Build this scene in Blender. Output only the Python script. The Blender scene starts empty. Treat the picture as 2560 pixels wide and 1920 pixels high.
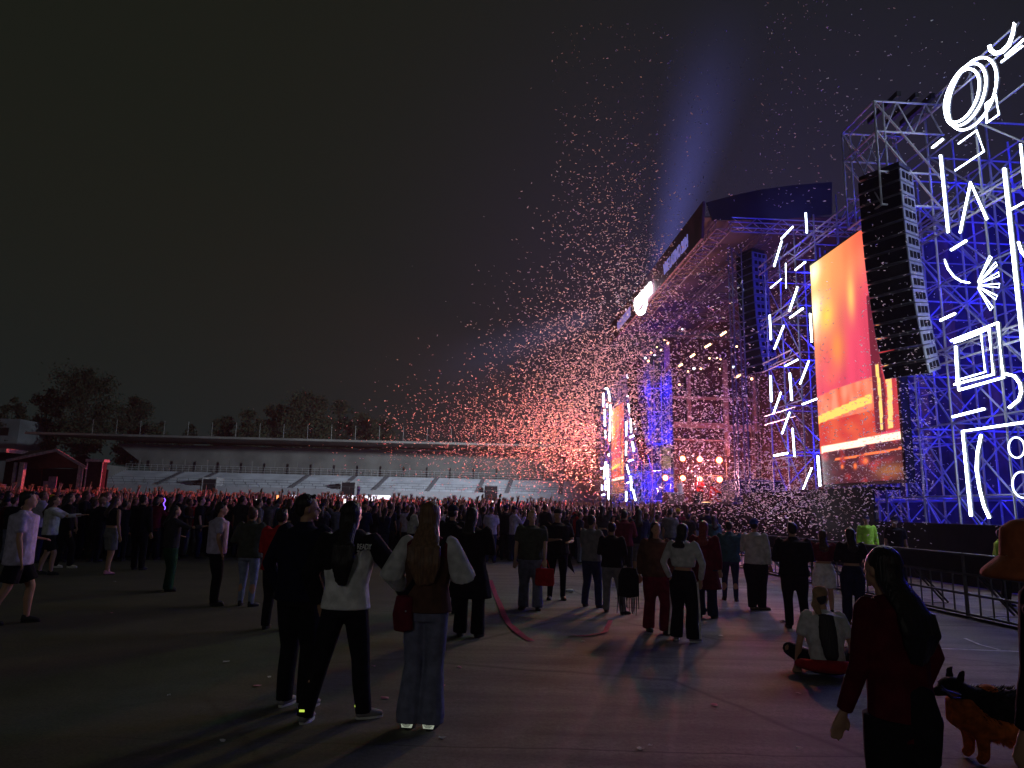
import bpy, bmesh, math, random
from mathutils import Vector, Matrix, noise
R = random.Random(7)
sc = bpy.context.scene
COL = sc.collection
rad = math.radians

# ------------------------------------------------------------------ camera
FPX = 1720.0                                   # focal length in photo pixels (photo 2560 wide)
TH = math.atan(312 / FPX); RO = math.atan(0.025)
CAM = Vector((0, 0, 1.6))
_f = Vector((0, math.cos(TH), math.sin(TH)))
_r0 = Vector((1, 0, 0)); _u0 = Vector((0, -math.sin(TH), math.cos(TH)))
_r = _r0 * math.cos(RO) + _u0 * math.sin(RO)
_u = -_r0 * math.sin(RO) + _u0 * math.cos(RO)
cd = bpy.data.cameras.new('camera'); cam = bpy.data.objects.new('camera', cd); COL.objects.link(cam)
cam.matrix_world = Matrix(((_r.x, _u.x, -_f.x, CAM.x), (_r.y, _u.y, -_f.y, CAM.y), (_r.z, _u.z, -_f.z, CAM.z), (0, 0, 0, 1)))
cd.sensor_width = 36; cd.lens = FPX / 2560 * 36; cd.clip_end = 3000; cd.clip_start = 0.05
sc.camera = cam

# ------------------------------------------------------------------ exposure, world
sc.view_settings.view_transform = 'Standard'; sc.view_settings.look = 'None'
sc.view_settings.exposure = 0; sc.view_settings.gamma = 1
sc.cycles.max_bounces = 4; sc.cycles.diffuse_bounces = 2; sc.cycles.glossy_bounces = 2
sc.cycles.sample_clamp_indirect = 3; sc.cycles.sample_clamp_direct = 0
sc.cycles.use_denoising = True
sc.cycles.volume_step_rate = 4
W = bpy.data.worlds.new('World'); sc.world = W; W.use_nodes = True
nt = W.node_tree; nt.nodes.clear()
wo = nt.nodes.new('ShaderNodeOutputWorld'); bg = nt.nodes.new('ShaderNodeBackground')
tc = nt.nodes.new('ShaderNodeTexCoord')
def wmath(op, a, b=None):
    n = nt.nodes.new('ShaderNodeMath'); n.operation = op
    for i, v in enumerate((a, b)):
        if v is None: continue
        if isinstance(v, (int, float)): n.inputs[i].default_value = v
        else: nt.links.new(v, n.inputs[i])
    return n.outputs[0]
def wdot(vec):
    n = nt.nodes.new('ShaderNodeVectorMath'); n.operation = 'DOT_PRODUCT'
    nrm = nt.nodes.new('ShaderNodeVectorMath'); nrm.operation = 'NORMALIZE'
    nt.links.new(tc.outputs['Generated'], nrm.inputs[0]); nt.links.new(nrm.outputs[0], n.inputs[0])
    n.inputs[1].default_value = Vector(vec).normalized(); return n.outputs['Value']
def wmix(fac, a, b):
    n = nt.nodes.new('ShaderNodeMix'); n.data_type = 'RGBA'
    nt.links.new(fac, n.inputs[0])
    for s, v in ((n.inputs[6], a), (n.inputs[7], b)):
        if isinstance(v, tuple): s.default_value = v + (1,)
        else: nt.links.new(v, s)
    return n.outputs[2]
# night sky: grey green city glow overhead, cooler low down, a violet glow above the lit stage
glow = wmath('POWER', wmath('MAXIMUM', wdot((0.42, 1, 0.28)), 0.0), 14)
low = wmath('POWER', wmath('SUBTRACT', 1.0, wmath('ABSOLUTE', wdot((0, 0, 1)))), 5)
c1 = wmix(low, (0.0086, 0.0105, 0.0070), (0.0100, 0.0150, 0.0165))
c2 = wmix(glow, c1, (0.021, 0.0165, 0.040))
nt.links.new(c2, bg.inputs[0]); bg.inputs[1].default_value = 1.0
nt.links.new(bg.outputs[0], wo.inputs[0])

# ------------------------------------------------------------------ frames of reference
PHI = -0.0544
U = Vector((math.sin(PHI), math.cos(PHI), 0))          # along the stage front, away from the camera
N = Vector((math.cos(PHI), -math.sin(PHI), 0))         # from the crowd into the stage
Z = Vector((0, 0, 1))
def S(s, off, z): return U * s + N * off + Z * z
def ray(px, py): return _f + _r * ((px - 1280) / FPX) - _u * ((py - 960) / FPX)
def onS(px, py, off):                                   # where a sight line meets the upright plane at that distance from the stage axis
    d = ray(px, py); return CAM + d * ((off - N.dot(CAM)) / N.dot(d))
def onG(px, py):
    d = ray(px, py); return CAM + d * (-CAM.z / d.z)
def atY(px, py, y):
    d = ray(px, py); return CAM + d * (y / d.y)
def atU(px, py, s):                                     # on the upright plane across the stage at distance s
    d = ray(px, py); return CAM + d * (s / U.dot(d))

# ------------------------------------------------------------------ lamps
def lamp(name, kind, loc, energy, color, target=None, size=0.3, angle=60, blend=0.6):
    l = bpy.data.lights.new(name, kind); l.energy = energy; l.color = color
    if kind == 'SPOT': l.spot_size = rad(angle); l.spot_blend = blend; l.shadow_soft_size = size
    elif kind == 'POINT': l.shadow_soft_size = size
    elif kind == 'AREA': l.size = size
    elif kind == 'SUN': l.angle = size
    o = bpy.data.objects.new(name, l); COL.objects.link(o); o.location = loc
    if target is not None:
        o.rotation_euler = (Vector(target) - Vector(loc)).to_track_quat('-Z', 'Y').to_euler()
    return o
LK = 1.0
lamp('stage_wash_red', 'SPOT', S(50, 13, 6.2), 46000, (1, .10, .06), S(52, -25, 1.6), .4, 84, .4)
lamp('stage_wash_red_near', 'SPOT', S(42, 12, 5.4), 8000, (1, .10, .07), S(32, -18, 1.6), .4, 60)
lamp('confetti_light_orange', 'SPOT', S(54, 12, 2.6), 62000, (1, .35, .19), S(38, -2, 17), .3, 84, .8)
lamp('confetti_light_pink', 'SPOT', S(37, 12.2, 3.2), 7500, (1, .40, .48), S(25, 9.4, 6.5), .3, 72, .9)
lamp('confetti_light_rose', 'SPOT', S(52, 14, 3.5), 12000, (1, .40, .42), S(34, 10.5, 7), .3, 70, .9)
lamp('confetti_fill_white', 'SPOT', S(25, 11.2, .8), 160, (.95, .85, 1), S(19, 10.5, 8), .2, 130, .9)  # added spot low in the pit to brighten the near flakes
lamp('stand_fill', 'SPOT', S(78, 12.5, 13), 78000, (.80, .88, 1), Vector((-26, 118, 5)), 1.0, 95, 1.0)  # added spot standing in for the far tower's tube light on the stand
lamp('ground_fill_right', 'SPOT', S(18, 12.4, 8), 1250, (1, .88, .88), S(11.5, 5.5, 0), 2.0, 80, 1.0)  # added spot to lift the right-hand ground, no fixture modelled
lamp('ground_fill_pink', 'SPOT', S(34, 12.3, 10), 4200, (1, .52, .46), S(23, 4.5, 0), 2.2, 44, 1.0)  # added soft spot for the pink band on the middle ground
lamp('rear_fill', 'AREA', (-9, -26, 10), 310, (1, .95, .90), (0, 8, 0), 5.0)  # unseen area lamp added behind the camera to lift the foreground people
lamp('stage_inside_red', 'POINT', S(49, 18, 5), 2300, (1, .20, .14), None, .4)
lamp('stage_inside_violet', 'POINT', S(42, 17, 8), 260, (.75, .30, 1), None, .4)
lamp('stage_key', 'SPOT', S(47, 9, 10), 16000, (1, .62, .40), S(50, 17.3, 3), .2, 22)
lamp('moving_head_green', 'SPOT', S(33, 12, 13), 1500, (.25, 1, .45), onG(1330, 1580), .2, 14, .8)
lamp('moving_head_red', 'SPOT', S(33, 12, 12), 3000, (1, .06, .06), onG(1560, 1600), .2, 14, .8)
lamp('moving_head_rose', 'SPOT', S(31, 12, 12), 3000, (1, .10, .08), onG(1850, 1600), .2, 13, .8)
lamp('front_wash_dim', 'SPOT', S(22, 12, 10), 420, (.82, .76, .72), S(5, -2, 0), .4, 70, 1.0)
lamp('grass_wash_green', 'SPOT', S(30, 12, 12), 1000, (.60, 1, .38), S(9, -6, 0), .4, 60, 1.0)

# ------------------------------------------------------------------ materials
def _bsdf(name):
    m = bpy.data.materials.new(name); m.use_nodes = True
    return m, m.node_tree, m.node_tree.nodes['Principled BSDF']
def mat(name, color, rough=.8, metal=0.0, vary=.25, scale=6.0, bump=.0, emit=None, es=1.0, spec=.3):
    m, t, b = _bsdf(name)
    b.inputs['Roughness'].default_value = rough; b.inputs['Metallic'].default_value = metal
    b.inputs['Specular IOR Level'].default_value = spec
    tcn = t.nodes.new('ShaderNodeTexCoord'); nz = t.nodes.new('ShaderNodeTexNoise')
    nz.inputs['Scale'].default_value = scale; nz.inputs['Detail'].default_value = 5
    t.links.new(tcn.outputs['Object'], nz.inputs['Vector'])
    rp = t.nodes.new('ShaderNodeValToRGB')
    lo = [max(0, c * (1 - vary)) for c in color]; hi = [min(1, c * (1 + vary)) for c in color]
    rp.color_ramp.elements[0].position = .35; rp.color_ramp.elements[1].position = .65
    rp.color_ramp.elements[0].color = (*lo, 1); rp.color_ramp.elements[1].color = (*hi, 1)
    t.links.new(nz.outputs['Fac'], rp.inputs[0]); t.links.new(rp.outputs[0], b.inputs['Base Color'])
    if bump:
        bp = t.nodes.new('ShaderNodeBump'); bp.inputs['Strength'].default_value = bump
        bp.inputs['Distance'].default_value = .02
        t.links.new(nz.outputs['Fac'], bp.inputs['Height']); t.links.new(bp.outputs[0], b.inputs['Normal'])
    if emit:
        b.inputs['Emission Color'].default_value = (*emit, 1); b.inputs['Emission Strength'].default_value = es
    return m
def fabric(name, color, vary=.2): return mat(name, color, .92, 0, vary, 14, .5, spec=.12)
M = {}
def getm(key, *a, **k):
    if key not in M: M[key] = mat(key, *a, **k)
    return M[key]
SKIN = [mat('skin_tan', (.42, .24, .16), .55, vary=.08), mat('skin_brown', (.27, .14, .09), .55, vary=.08), mat('skin_light', (.55, .34, .25), .55, vary=.08)]
FC = {}
def F(c):
    if c not in FC:
        t = {'black': (.012, .012, .015), 'navy': (.012, .016, .05), 'charcoal': (.035, .035, .042), 'grey': (.16, .16, .18),
             'white': (.72, .72, .74), 'offwhite': (.50, .50, .52), 'lilac': (.42, .38, .55), 'red': (.38, .015, .02), 'wine': (.12, .012, .025), 'darknavy': (.008, .010, .024), 'deepred': (.075, .006, .012),
             'jean': (.16, .17, .26), 'darkjean': (.022, .030, .075), 'palejean': (.20, .24, .36), 'olive': (.055, .065, .05), 'green': (.02, .07, .035),
             'brown': (.09, .045, .03), 'tan': (.30, .19, .11), 'teal': (.03, .09, .12), 'blue': (.03, .06, .25), 'pink': (.55, .25, .32),
             'yellow': (.55, .50, .04), 'neon': (.45, .95, .08), 'orange': (.55, .13, .03), 'hatbrown': (.36, .10, .045)}[c]
        FC[c] = fabric('fabric_' + c, t)
    return FC[c]
HAIR = {}
def hairm(c):
    if c not in HAIR:
        t = {'black': (.010, .008, .008), 'brown': (.055, .028, .016), 'lightbrown': (.16, .085, .045), 'red': (.20, .03, .02), 'blonde': (.45, .34, .18)}[c]
        m = mat('hair_' + c, t, .45, 0, .35, 5, 0, spec=.4)
        tn = m.node_tree; nz = [n for n in tn.nodes if n.type == 'TEX_NOISE'][0]
        mp = tn.nodes.new('ShaderNodeMapping'); mp.inputs['Scale'].default_value = (14, 14, 1.2)
        tcn = [n for n in tn.nodes if n.type == 'TEX_COORD'][0]
        tn.links.new(tcn.outputs['Object'], mp.inputs[0]); tn.links.new(mp.outputs[0], nz.inputs['Vector'])
        bp = tn.nodes.new('ShaderNodeBump'); bp.inputs['Strength'].default_value = .7; bp.inputs['Distance'].default_value = .02
        tn.links.new(nz.outputs['Fac'], bp.inputs['Height']); tn.links.new(bp.outputs[0], tn.nodes['Principled BSDF'].inputs['Normal'])
        HAIR[c] = m
    return HAIR[c]
ALU = mat('scaffold_steel', (.33, .33, .37), .45, .5, .15, 3)
ALUD = mat('truss_steel_dark', (.14, .14, .16), .5, .4, .15, 3)
BLACKM = mat('black_painted_metal', (.012, .012, .014), .5, .1)
DRAPE = mat('black_drape', (.010, .009, .011), .95, 0, .3, 2, .6)
SHOEB = mat('shoe_black', (.015, .015, .017), .5); SHOEW = mat('shoe_white', (.65, .65, .62), .5); SHOEG = mat('shoe_grey', (.22, .21, .23), .6)
NEON = mat('neon_white', (.9, .9, .9), .4, emit=(.78, .90, 1.0), es=13)
NEONTHIN = mat('neon_white_dim', (.9, .9, .9), .4, emit=(.80, .90, 1.0), es=3.2)
AMBER = mat('amber_lens', (.9, .7, .5), .3, emit=(1.0, .62, .30), es=26)
AMBERHALO = mat('amber_halo', (.5, .1, .03), .5, emit=(1, .16, .04), es=1.3)  # red halo round each lens, painted as a glowing disc
WARM = mat('warm_lamp', (.9, .7, .5), .3, emit=(1, .58, .25), es=5)

# ------------------------------------------------------------------ mesh helpers
def link(name, me, m, parent=None):
    o = bpy.data.objects.new(name, me); COL.objects.link(o)
    if m is not None and len(me.materials) == 0:
        for x in (m if isinstance(m, (list, tuple)) else [m]): me.materials.append(x)
    if parent is not None: o.parent = parent
    return o
def obj(name, bm, m, parent=None, smooth=False):
    me = bpy.data.meshes.new(name); bm.to_mesh(me); bm.free()
    if smooth:
        for p in me.polygons: p.use_smooth = True
    return link(name, me, m, parent)
def tag(o, label=None, cat=None, group=None, kind=None):
    if label: o['label'] = label
    if cat: o['category'] = cat
    if group: o['group'] = group
    if kind: o['kind'] = kind
    return o
def thing(name, label, cat, loc=(0, 0, 0), rz=0, group=None):
    o = bpy.data.objects.new(name, None); COL.objects.link(o); o.location = loc; o.rotation_euler = (0, 0, rz)
    o.empty_display_size = .2
    return tag(o, label, cat, group)
def BM(): return bmesh.new()
def add_box(bm, c, ax, ay, az, mi=0):
    """box with centre c and half-axis vectors"""
    c, ax, ay, az = Vector(c), Vector(ax), Vector(ay), Vector(az)
    v = [bm.verts.new(c + ax * i + ay * j + az * k) for i in (-1, 1) for j in (-1, 1) for k in (-1, 1)]
    for q in ((0, 1, 3, 2), (4, 6, 7, 5), (0, 4, 5, 1), (2, 3, 7, 6), (0, 2, 6, 4), (1, 5, 7, 3)):
        f = bm.faces.new([v[i] for i in q]); f.material_index = mi
    return v
def bxa(bm, x0, x1, y0, y1, z0, z1, mi=0):
    add_box(bm, ((x0 + x1) / 2, (y0 + y1) / 2, (z0 + z1) / 2), ((x1 - x0) / 2, 0, 0), (0, (y1 - y0) / 2, 0), (0, 0, (z1 - z0) / 2), mi)
def sbox(bm, s0, s1, o0, o1, z0, z1, mi=0):
    add_box(bm, S((s0 + s1) / 2, (o0 + o1) / 2, (z0 + z1) / 2), U * ((s1 - s0) / 2), N * ((o1 - o0) / 2), Z * ((z1 - z0) / 2), mi)
def loft(bm, pts, radii, lat=(1, 0, 0), seg=10, cap=.6, mi=0):
    """closed tube through pts; radii: number or (across, deep)"""
    pts = [Vector(p) for p in pts]; lat = Vector(lat); rings = []
    n = len(pts)
    for i, p in enumerate(pts):
        t = (pts[min(i + 1, n - 1)] - pts[max(i - 1, 0)])
        t = t.normalized() if t.length > 1e-9 else Z
        a = lat - t * lat.dot(t)
        if a.length < .05: a = Vector((0, 1, 0)) - t * t.y
        if a.length < .05: a = Vector((1, 0, 0)) - t * t.x
        a.normalize(); b = t.cross(a)
        r = radii[i] if isinstance(radii, (list, tuple)) else radii
        ra, rb = r if isinstance(r, (list, tuple)) else (r, r)
        rings.append([bm.verts.new(p + a * (ra * math.cos(2 * math.pi * k / seg)) + b * (rb * math.sin(2 * math.pi * k / seg))) for k in range(seg)])
    for i in range(n - 1):
        for k in range(seg):
            f = bm.faces.new((rings[i][k], rings[i][(k + 1) % seg], rings[i + 1][(k + 1) % seg], rings[i + 1][k])); f.material_index = mi
    for e, (i, j) in enumerate(((0, 1), (n - 1, n - 2))):
        r = radii[i] if isinstance(radii, (list, tuple)) else radii
        rb = min(r) if isinstance(r, (list, tuple)) else r
        d = (pts[i] - pts[j]).normalized() if (pts[i] - pts[j]).length > 1e-9 else Z
        tip = bm.verts.new(pts[i] + d * rb * cap)
        for k in range(seg):
            q = (rings[i][(k + 1) % seg], rings[i][k], tip) if e == 0 else (rings[i][k], rings[i][(k + 1) % seg], tip)
            f = bm.faces.new(q); f.material_index = mi
def tube(bm, p1, p2, r, seg=6, mi=0): loft(bm, [p1, p2], r, (0.31, .2, .93), seg, 0.05, mi)
def ell(bm, c, r, rot=None, sub=2):
    m = Matrix.Translation(Vector(c)) @ (rot.to_4x4() if rot else Matrix.Identity(4)) @ Matrix.Diagonal((*r, 1))
    bmesh.ops.create_icosphere(bm, subdivisions=sub, radius=1, matrix=m)
def poly(bm, pts, mi=0):
    f = bm.faces.new([bm.verts.new(Vector(p)) for p in pts]); f.material_index = mi; return f
def slab(bm, pts, thick, mi=0):
    """a flat outline given real thickness along a vector"""
    a = [bm.verts.new(Vector(p)) for p in pts]; b = [bm.verts.new(Vector(p) + Vector(thick)) for p in pts]
    fs = [bm.faces.new(a), bm.faces.new(b[::-1])]
    for i in range(len(pts)):
        j = (i + 1) % len(pts); fs.append(bm.faces.new((a[j], a[i], b[i], b[j])))
    for f in fs: f.material_index = mi
def members(root, name, segs, r, m, limit=100, seg=5):
    """rods of one kind: each a part of its own, the nearest first; what is past the limit is one part"""
    segs = sorted(segs, key=lambda s: ((s[0] + s[1]) / 2 - CAM).length)
    for p1, p2 in segs[:limit]:
        bm = BM(); tube(bm, p1, p2, r, seg); obj(name, bm, m, root)
    if len(segs) > limit:
        bm = BM()
        for p1, p2 in segs[limit:]: tube(bm, p1, p2, r, seg)
        tag(obj(name, bm, m, root), kind='stuff')

# ------------------------------------------------------------------ ground
def ground():
    m, t, b = _bsdf('worn_concrete'); b.inputs['Roughness'].default_value = .85
    L = t.links.new
    g = t.nodes.new('ShaderNodeNewGeometry')
    def nz(scale, detail=6, rough=.6, vec=None):
        n = t.nodes.new('ShaderNodeTexNoise'); n.inputs['Scale'].default_value = scale; n.inputs['Detail'].default_value = detail
        n.inputs['Roughness'].default_value = rough; L(vec or g.outputs['Position'], n.inputs['Vector']); return n.outputs['Fac']
    def ramp(f, a, b_, ca, cb):
        r = t.nodes.new('ShaderNodeValToRGB'); r.color_ramp.elements[0].position = a; r.color_ramp.elements[1].position = b_
        r.color_ramp.elements[0].color = (*ca, 1); r.color_ramp.elements[1].color = (*cb, 1); L(f, r.inputs[0]); return r.outputs[0]
    def mul(a, b_):
        n = t.nodes.new('ShaderNodeMix'); n.data_type = 'RGBA'; n.blend_type = 'MULTIPLY'; n.inputs[0].default_value = 1
        L(a, n.inputs[6]); L(b_, n.inputs[7]); return n.outputs[2]
    base = ramp(nz(.35), .3, .7, (.15, .145, .135), (.245, .235, .22))
    fine = ramp(nz(26, 9, .85), .36, .62, (.42, .42, .42), (1.3, 1.3, 1.3))
    mp = t.nodes.new('ShaderNodeMapping'); mp.inputs['Scale'].default_value = (.35, 2.2, 1); mp.inputs['Rotation'].default_value = (0, 0, rad(6)); L(g.outputs['Position'], mp.inputs[0])
    streak = ramp(nz(1.2, 5, .6, mp.outputs[0]), .38, .60, (.55, .55, .56), (1.08, 1.08, 1.08))
    br = t.nodes.new('ShaderNodeTexBrick'); br.inputs['Scale'].default_value = 1; br.inputs['Mortar Size'].default_value = .014
    br.inputs['Mortar Smooth'].default_value = .4
    br.offset = 0; br.inputs['Brick Width'].default_value = 900; br.inputs['Row Height'].default_value = 3.1
    for k, v in (('Color1', (1, 1, 1, 1)), ('Color2', (.9, .9, .9, 1)), ('Mortar', (.35, .35, .35, 1))): br.inputs[k].default_value = v
    wv = t.nodes.new('ShaderNodeVectorMath'); wv.operation = 'ADD'
    wn = t.nodes.new('ShaderNodeTexNoise'); wn.inputs['Scale'].default_value = 1.3; L(g.outputs['Position'], wn.inputs['Vector'])
    ws = t.nodes.new('ShaderNodeVectorMath'); ws.operation = 'SCALE'; ws.inputs['Scale'].default_value = .12; L(wn.outputs['Color'], ws.inputs[0])
    of_ = t.nodes.new('ShaderNodeVectorMath'); of_.operation = 'ADD'; of_.inputs[1].default_value = (400, 1.1, 0); L(g.outputs['Position'], of_.inputs[0]); L(of_.outputs[0], wv.inputs[0]); L(ws.outputs[0], wv.inputs[1]); L(wv.outputs[0], br.inputs['Vector'])
    col = mul(mul(mul(base, fine), streak), br.outputs['Color'])
    vo = t.nodes.new('ShaderNodeTexVoronoi'); vo.feature = 'DISTANCE_TO_EDGE'; vo.inputs['Scale'].default_value = .23; L(wv.outputs[0], vo.inputs['Vector'])
    col = mul(col, ramp(vo.outputs['Distance'], .002, .010, (.38, .38, .38), (1, 1, 1)))
    col = mul(col, ramp(nz(.8, 8, .8), .36, .50, (.62, .60, .58), (1, 1, 1)))
    sx = t.nodes.new('ShaderNodeSeparateXYZ'); L(wv.outputs[0], sx.inputs[0])       # worn turf mat to the left, bare concrete to the right
    edge = t.nodes.new('ShaderNodeMath'); edge.operation = 'MULTIPLY_ADD'; edge.inputs[1].default_value = 9.0; L(nz(.22, 7, .7), edge.inputs[0])
    ex = t.nodes.new('ShaderNodeMath'); ex.operation = 'SUBTRACT'; L(sx.outputs['X'], ex.inputs[0]); ex.inputs[1].default_value = 404.2; L(ex.outputs[0], edge.inputs[2])
    mr = t.nodes.new('ShaderNodeMapRange'); mr.inputs[1].default_value = -3.2; mr.inputs[2].default_value = 2.0; L(edge.outputs[0], mr.inputs[0])
    turf = mul(ramp(nz(.9, 6, .7), .3, .7, (.060, .062, .030), (.115, .108, .062)), ramp(nz(38, 9, .9), .38, .62, (.35, .35, .35), (1.4, 1.4, 1.3)))
    mx_ = t.nodes.new('ShaderNodeMix'); mx_.data_type = 'RGBA'; L(mr.outputs[0], mx_.inputs[0]); L(turf, mx_.inputs[6]); L(col, mx_.inputs[7]); col = mx_.outputs[2]
    L(col, b.inputs['Base Color'])
    bp = t.nodes.new('ShaderNodeBump'); bp.inputs['Strength'].default_value = .6; bp.inputs['Distance'].default_value = .01
    L(nz(40, 8, .8), bp.inputs['Height']); L(bp.outputs[0], b.inputs['Normal'])
    bm = BM(); n = 24
    g_ = [[bm.verts.new((-900 + 1800 * i / n, -300 + 1800 * j / n, 0)) for j in range(n + 1)] for i in range(n + 1)]
    for i in range(n):
        for j in range(n): bm.faces.new((g_[i][j], g_[i + 1][j], g_[i + 1][j + 1], g_[i][j + 1]))
    tag(obj('ground', bm, m), kind='structure')
ground()
PAINT = mat('worn_white_paint', (.55, .54, .56), .8, 0, .35, 9)
def ground_strip(name, pix, w, m, z=.004, kind='structure', label=None, cat=None):
    bm = BM(); P = [onG(*p) for p in pix]; L_, R_ = [], []
    for i, p in enumerate(P):
        t = (P[min(i + 1, len(P) - 1)] - P[max(i - 1, 0)]).normalized(); s = Vector((-t.y, t.x, 0)) * w / 2
        L_.append(bm.verts.new(p + s + Z * z)); R_.append(bm.verts.new(p - s + Z * z))
    for i in range(len(P) - 1): bm.faces.new((L_[i], R_[i], R_[i + 1], L_[i + 1]))
    o = obj(name, bm, m); tag(o, label, cat, kind=kind if not cat else None); return o
ground_strip('painted_line', [(2330, 1621), (2430, 1625), (2620, 1632)], .05, PAINT)
ground_strip('painted_line', [(2412, 1597), (2450, 1613), (2500, 1626)], .045, PAINT, .008)

# ------------------------------------------------------------------ scaffold towers
def light_tower(name, label, s_cols, offs, ztop, lift, beams_s, cover, lim):
    t = thing(name, label, 'stage tower')
    poles, led, br = [], [], []
    zt = lambda s: ztop(s)
    zs = [0.25 + lift * k for k in range(20)]
    for s in s_cols:
        for o in offs: poles.append((S(s, o, 0.02), S(s, o, zt(s))))
    for k, z in enumerate(zs):
        for a, b in zip(s_cols, s_cols[1:]):
            for oi, o in enumerate(offs):
                if z < min(zt(a), zt(b)):
                    if cover(a, b, o, z): continue
                    led.append((S(a, o, z), S(b, o, z)))
                if k and oi != 1 and z < min(zt(a), zt(b)) and not cover(a, b, o, z - lift / 2):
                    if oi % 2 == 0: br.append((S(b, o, z), S(a, o, z - lift)))
                    else: br.append((S(a, o, z), S(b, o, z - lift)))
        for s in s_cols:
            if z < zt(s):
                for oi, (o1, o2) in enumerate(zip(offs, offs[1:])):
                    led.append((S(s, o1, z), S(s, o2, z)))
                    if k and (k + oi) % 2: br.append((S(s, o1, z), S(s, o2, z - lift)))
                    elif k: br.append((S(s, o2, z), S(s, o1, z - lift)))
    members(t, 'pole', poles, .033, ALU, 100, 6)
    members(t, 'ledger', led, .026, ALU, lim)
    members(t, 'brace', br, .026, ALU, lim)
    for a, b, o, z in beams_s:                              # lattice girders along the front
        bm = BM(); n = max(2, int(abs(b - a) / .6))
        for dz in (0, .38): tube(bm, S(a, o, z + dz), S(b, o, z + dz), .032)
        for i in range(n):
            s0, s1 = a + (b - a) * i / n, a + (b - a) * (i + 1) / n
            tube(bm, S(s0, o, z + (0 if i % 2 else .38)), S(s1, o, z + (.38 if i % 2 else 0)), .018, 5)
        obj('girder', bm, ALU, t)
    return t
near_cols = [14.3, 16.35, 18.3, 19.75, 21.6, 23.5, 25.2, 26.9, 28.4, 29.9]
zt_near = lambda s: 13.75 if s < 19 else (13.8 if s < 20.5 else 13.6 - (s - 20.5) * .02)
near_tower = light_tower('light_tower', 'tall blue lit scaffold tower carrying white neon shapes and the big screen on the right',
    near_cols, [13.3, 15.2, 17.1], zt_near, 2.0,
    [(27.0, 30.0, 13.05, z) for z in (3.6, 5.6, 8.0, 10.0, 12.6)] + [(14.3, 19.7, 13.05, 13.3), (14.3, 19.7, 13.05, 5.9), (14.3, 19.7, 13.05, 9.6), (19.8, 27.0, 13.05, 12.2)],
    lambda a, b, o, z: o < 14 and a > 20.5 and b < 27.5 and z < 12, 100)
# cantilever that carries the speaker hang
ct = BM()
pc_ = onS(2345, 262, 13.2); sc0 = U.dot(pc_); zc1 = pc_.z; oc0 = N.dot(atU(2185, 257, sc0)); oc1 = N.dot(atU(2206, 257, sc0)); sc1 = U.dot(onS(2105, 341, oc0)); zc0 = zc1 - 3.2
for s in (sc0, sc1):
    for z in (zc0, zc0 + 1.0, zc1 - .95, zc1): tube(ct, S(s, oc0, z), S(s, 13.3, z), .03)
    for o in (oc0, oc1): tube(ct, S(s, o, zc0), S(s, o, zc1), .03)
    tube(ct, S(s, oc0, zc1), S(s, 13.3, zc1 - 2.6), .03); tube(ct, S(s, oc0, zc1 - .95), S(s, 13.3, zc1 - 3.6), .03)
    w_ = (13.25 - oc1) / 4
    for k in range(4):
        o0 = oc1 + k * w_; tube(ct, S(s, o0, zc1 - (0 if k % 2 else .95)), S(s, o0 + w_, zc1 - (.95 if k % 2 else 0)), .022, 5)
for o in (oc0, oc1, 13.2):
    for z in (zc0, zc1 - .95, zc1): tube(ct, S(sc0, o, z), S(sc1, o, z), .03)
tube(ct, S(sc0, oc0, zc0), S(sc1, oc0, zc1), .02); tube(ct, S(sc0, oc0, zc1 - .95), S(sc1, oc0, zc0), .02)
obj('cantilever_frame', ct, ALU, near_tower)
for o in (oc1 + .35, oc1 + .9, 12.9):                         # rooftop outriggers
    b_ = BM(); add_box(b_, S(sc0 + .5, o, zc1 + .12), U * .75, N * .06, Z * .08); obj('outrigger', b_, BLACKM, near_tower)
far_cols = [50.6, 52.8, 55.0, 57.0, 59.4, 61.5, 63.5, 66, 68.5, 71]
far_tower = light_tower('light_tower', 'distant scaffold tower with neon tubes and a narrow screen beyond the stage',
    far_cols, [13.3, 14.7], lambda s: 14.0 if s > 54 else 12.4, 2.2, [(55, 59.4, 13.05, z) for z in (4, 6.5, 9, 12)],
    lambda a, b, o, z: o < 14 and 59 < a < 65 and z < 12, 60)
bm = BM(); sbox(bm, 50.3, 71.5, 14.85, 14.9, .2, 12.4); obj('backcloth', bm, mat('far_glow_cloth', (.035, .03, .05), .9, 0, .3, 1.5), far_tower)  # cloth added so the blue floods show as a glow behind the bars
# black skirt and deck under the near tower
bm = BM(); sbox(bm, 12.5, 20.6, 12.2, 12.26, .02, 1.5); sbox(bm, 12.5, 20.6, 12.27, 13.0, 1.44, 1.5); obj('skirt', bm, DRAPE, near_tower)
bm = BM(); sbox(bm, 20.7, 31.0, 12.3, 12.36, .02, 2.55); sbox(bm, 20.7, 31, 12.37, 13.2, 2.48, 2.55); obj('skirt', bm, DRAPE, near_tower)
# bracing cloth behind the scaffold, hung on its back face
bm = BM()
nn = 26
for i in range(nn):
    s0, s1 = 13.8 + (30.2 - 13.8) * i / nn, 13.8 + (30.2 - 13.8) * (i + 1) / nn
    w0, w1 = .12 * math.sin(i * 2.1), .12 * math.sin((i + 1) * 2.1)
    slab(bm, [S(s0, 18.4 + w0, 0.1), S(s1, 18.4 + w1, .1), S(s1, 18.4 + w1, 12.8), S(s0, 18.4 + w0, 12.8)], N * .02)
obj('backcloth', bm, mat('dark_backcloth', (.05, .04, .07), .9, 0, .3, 1.5), near_tower)

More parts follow.
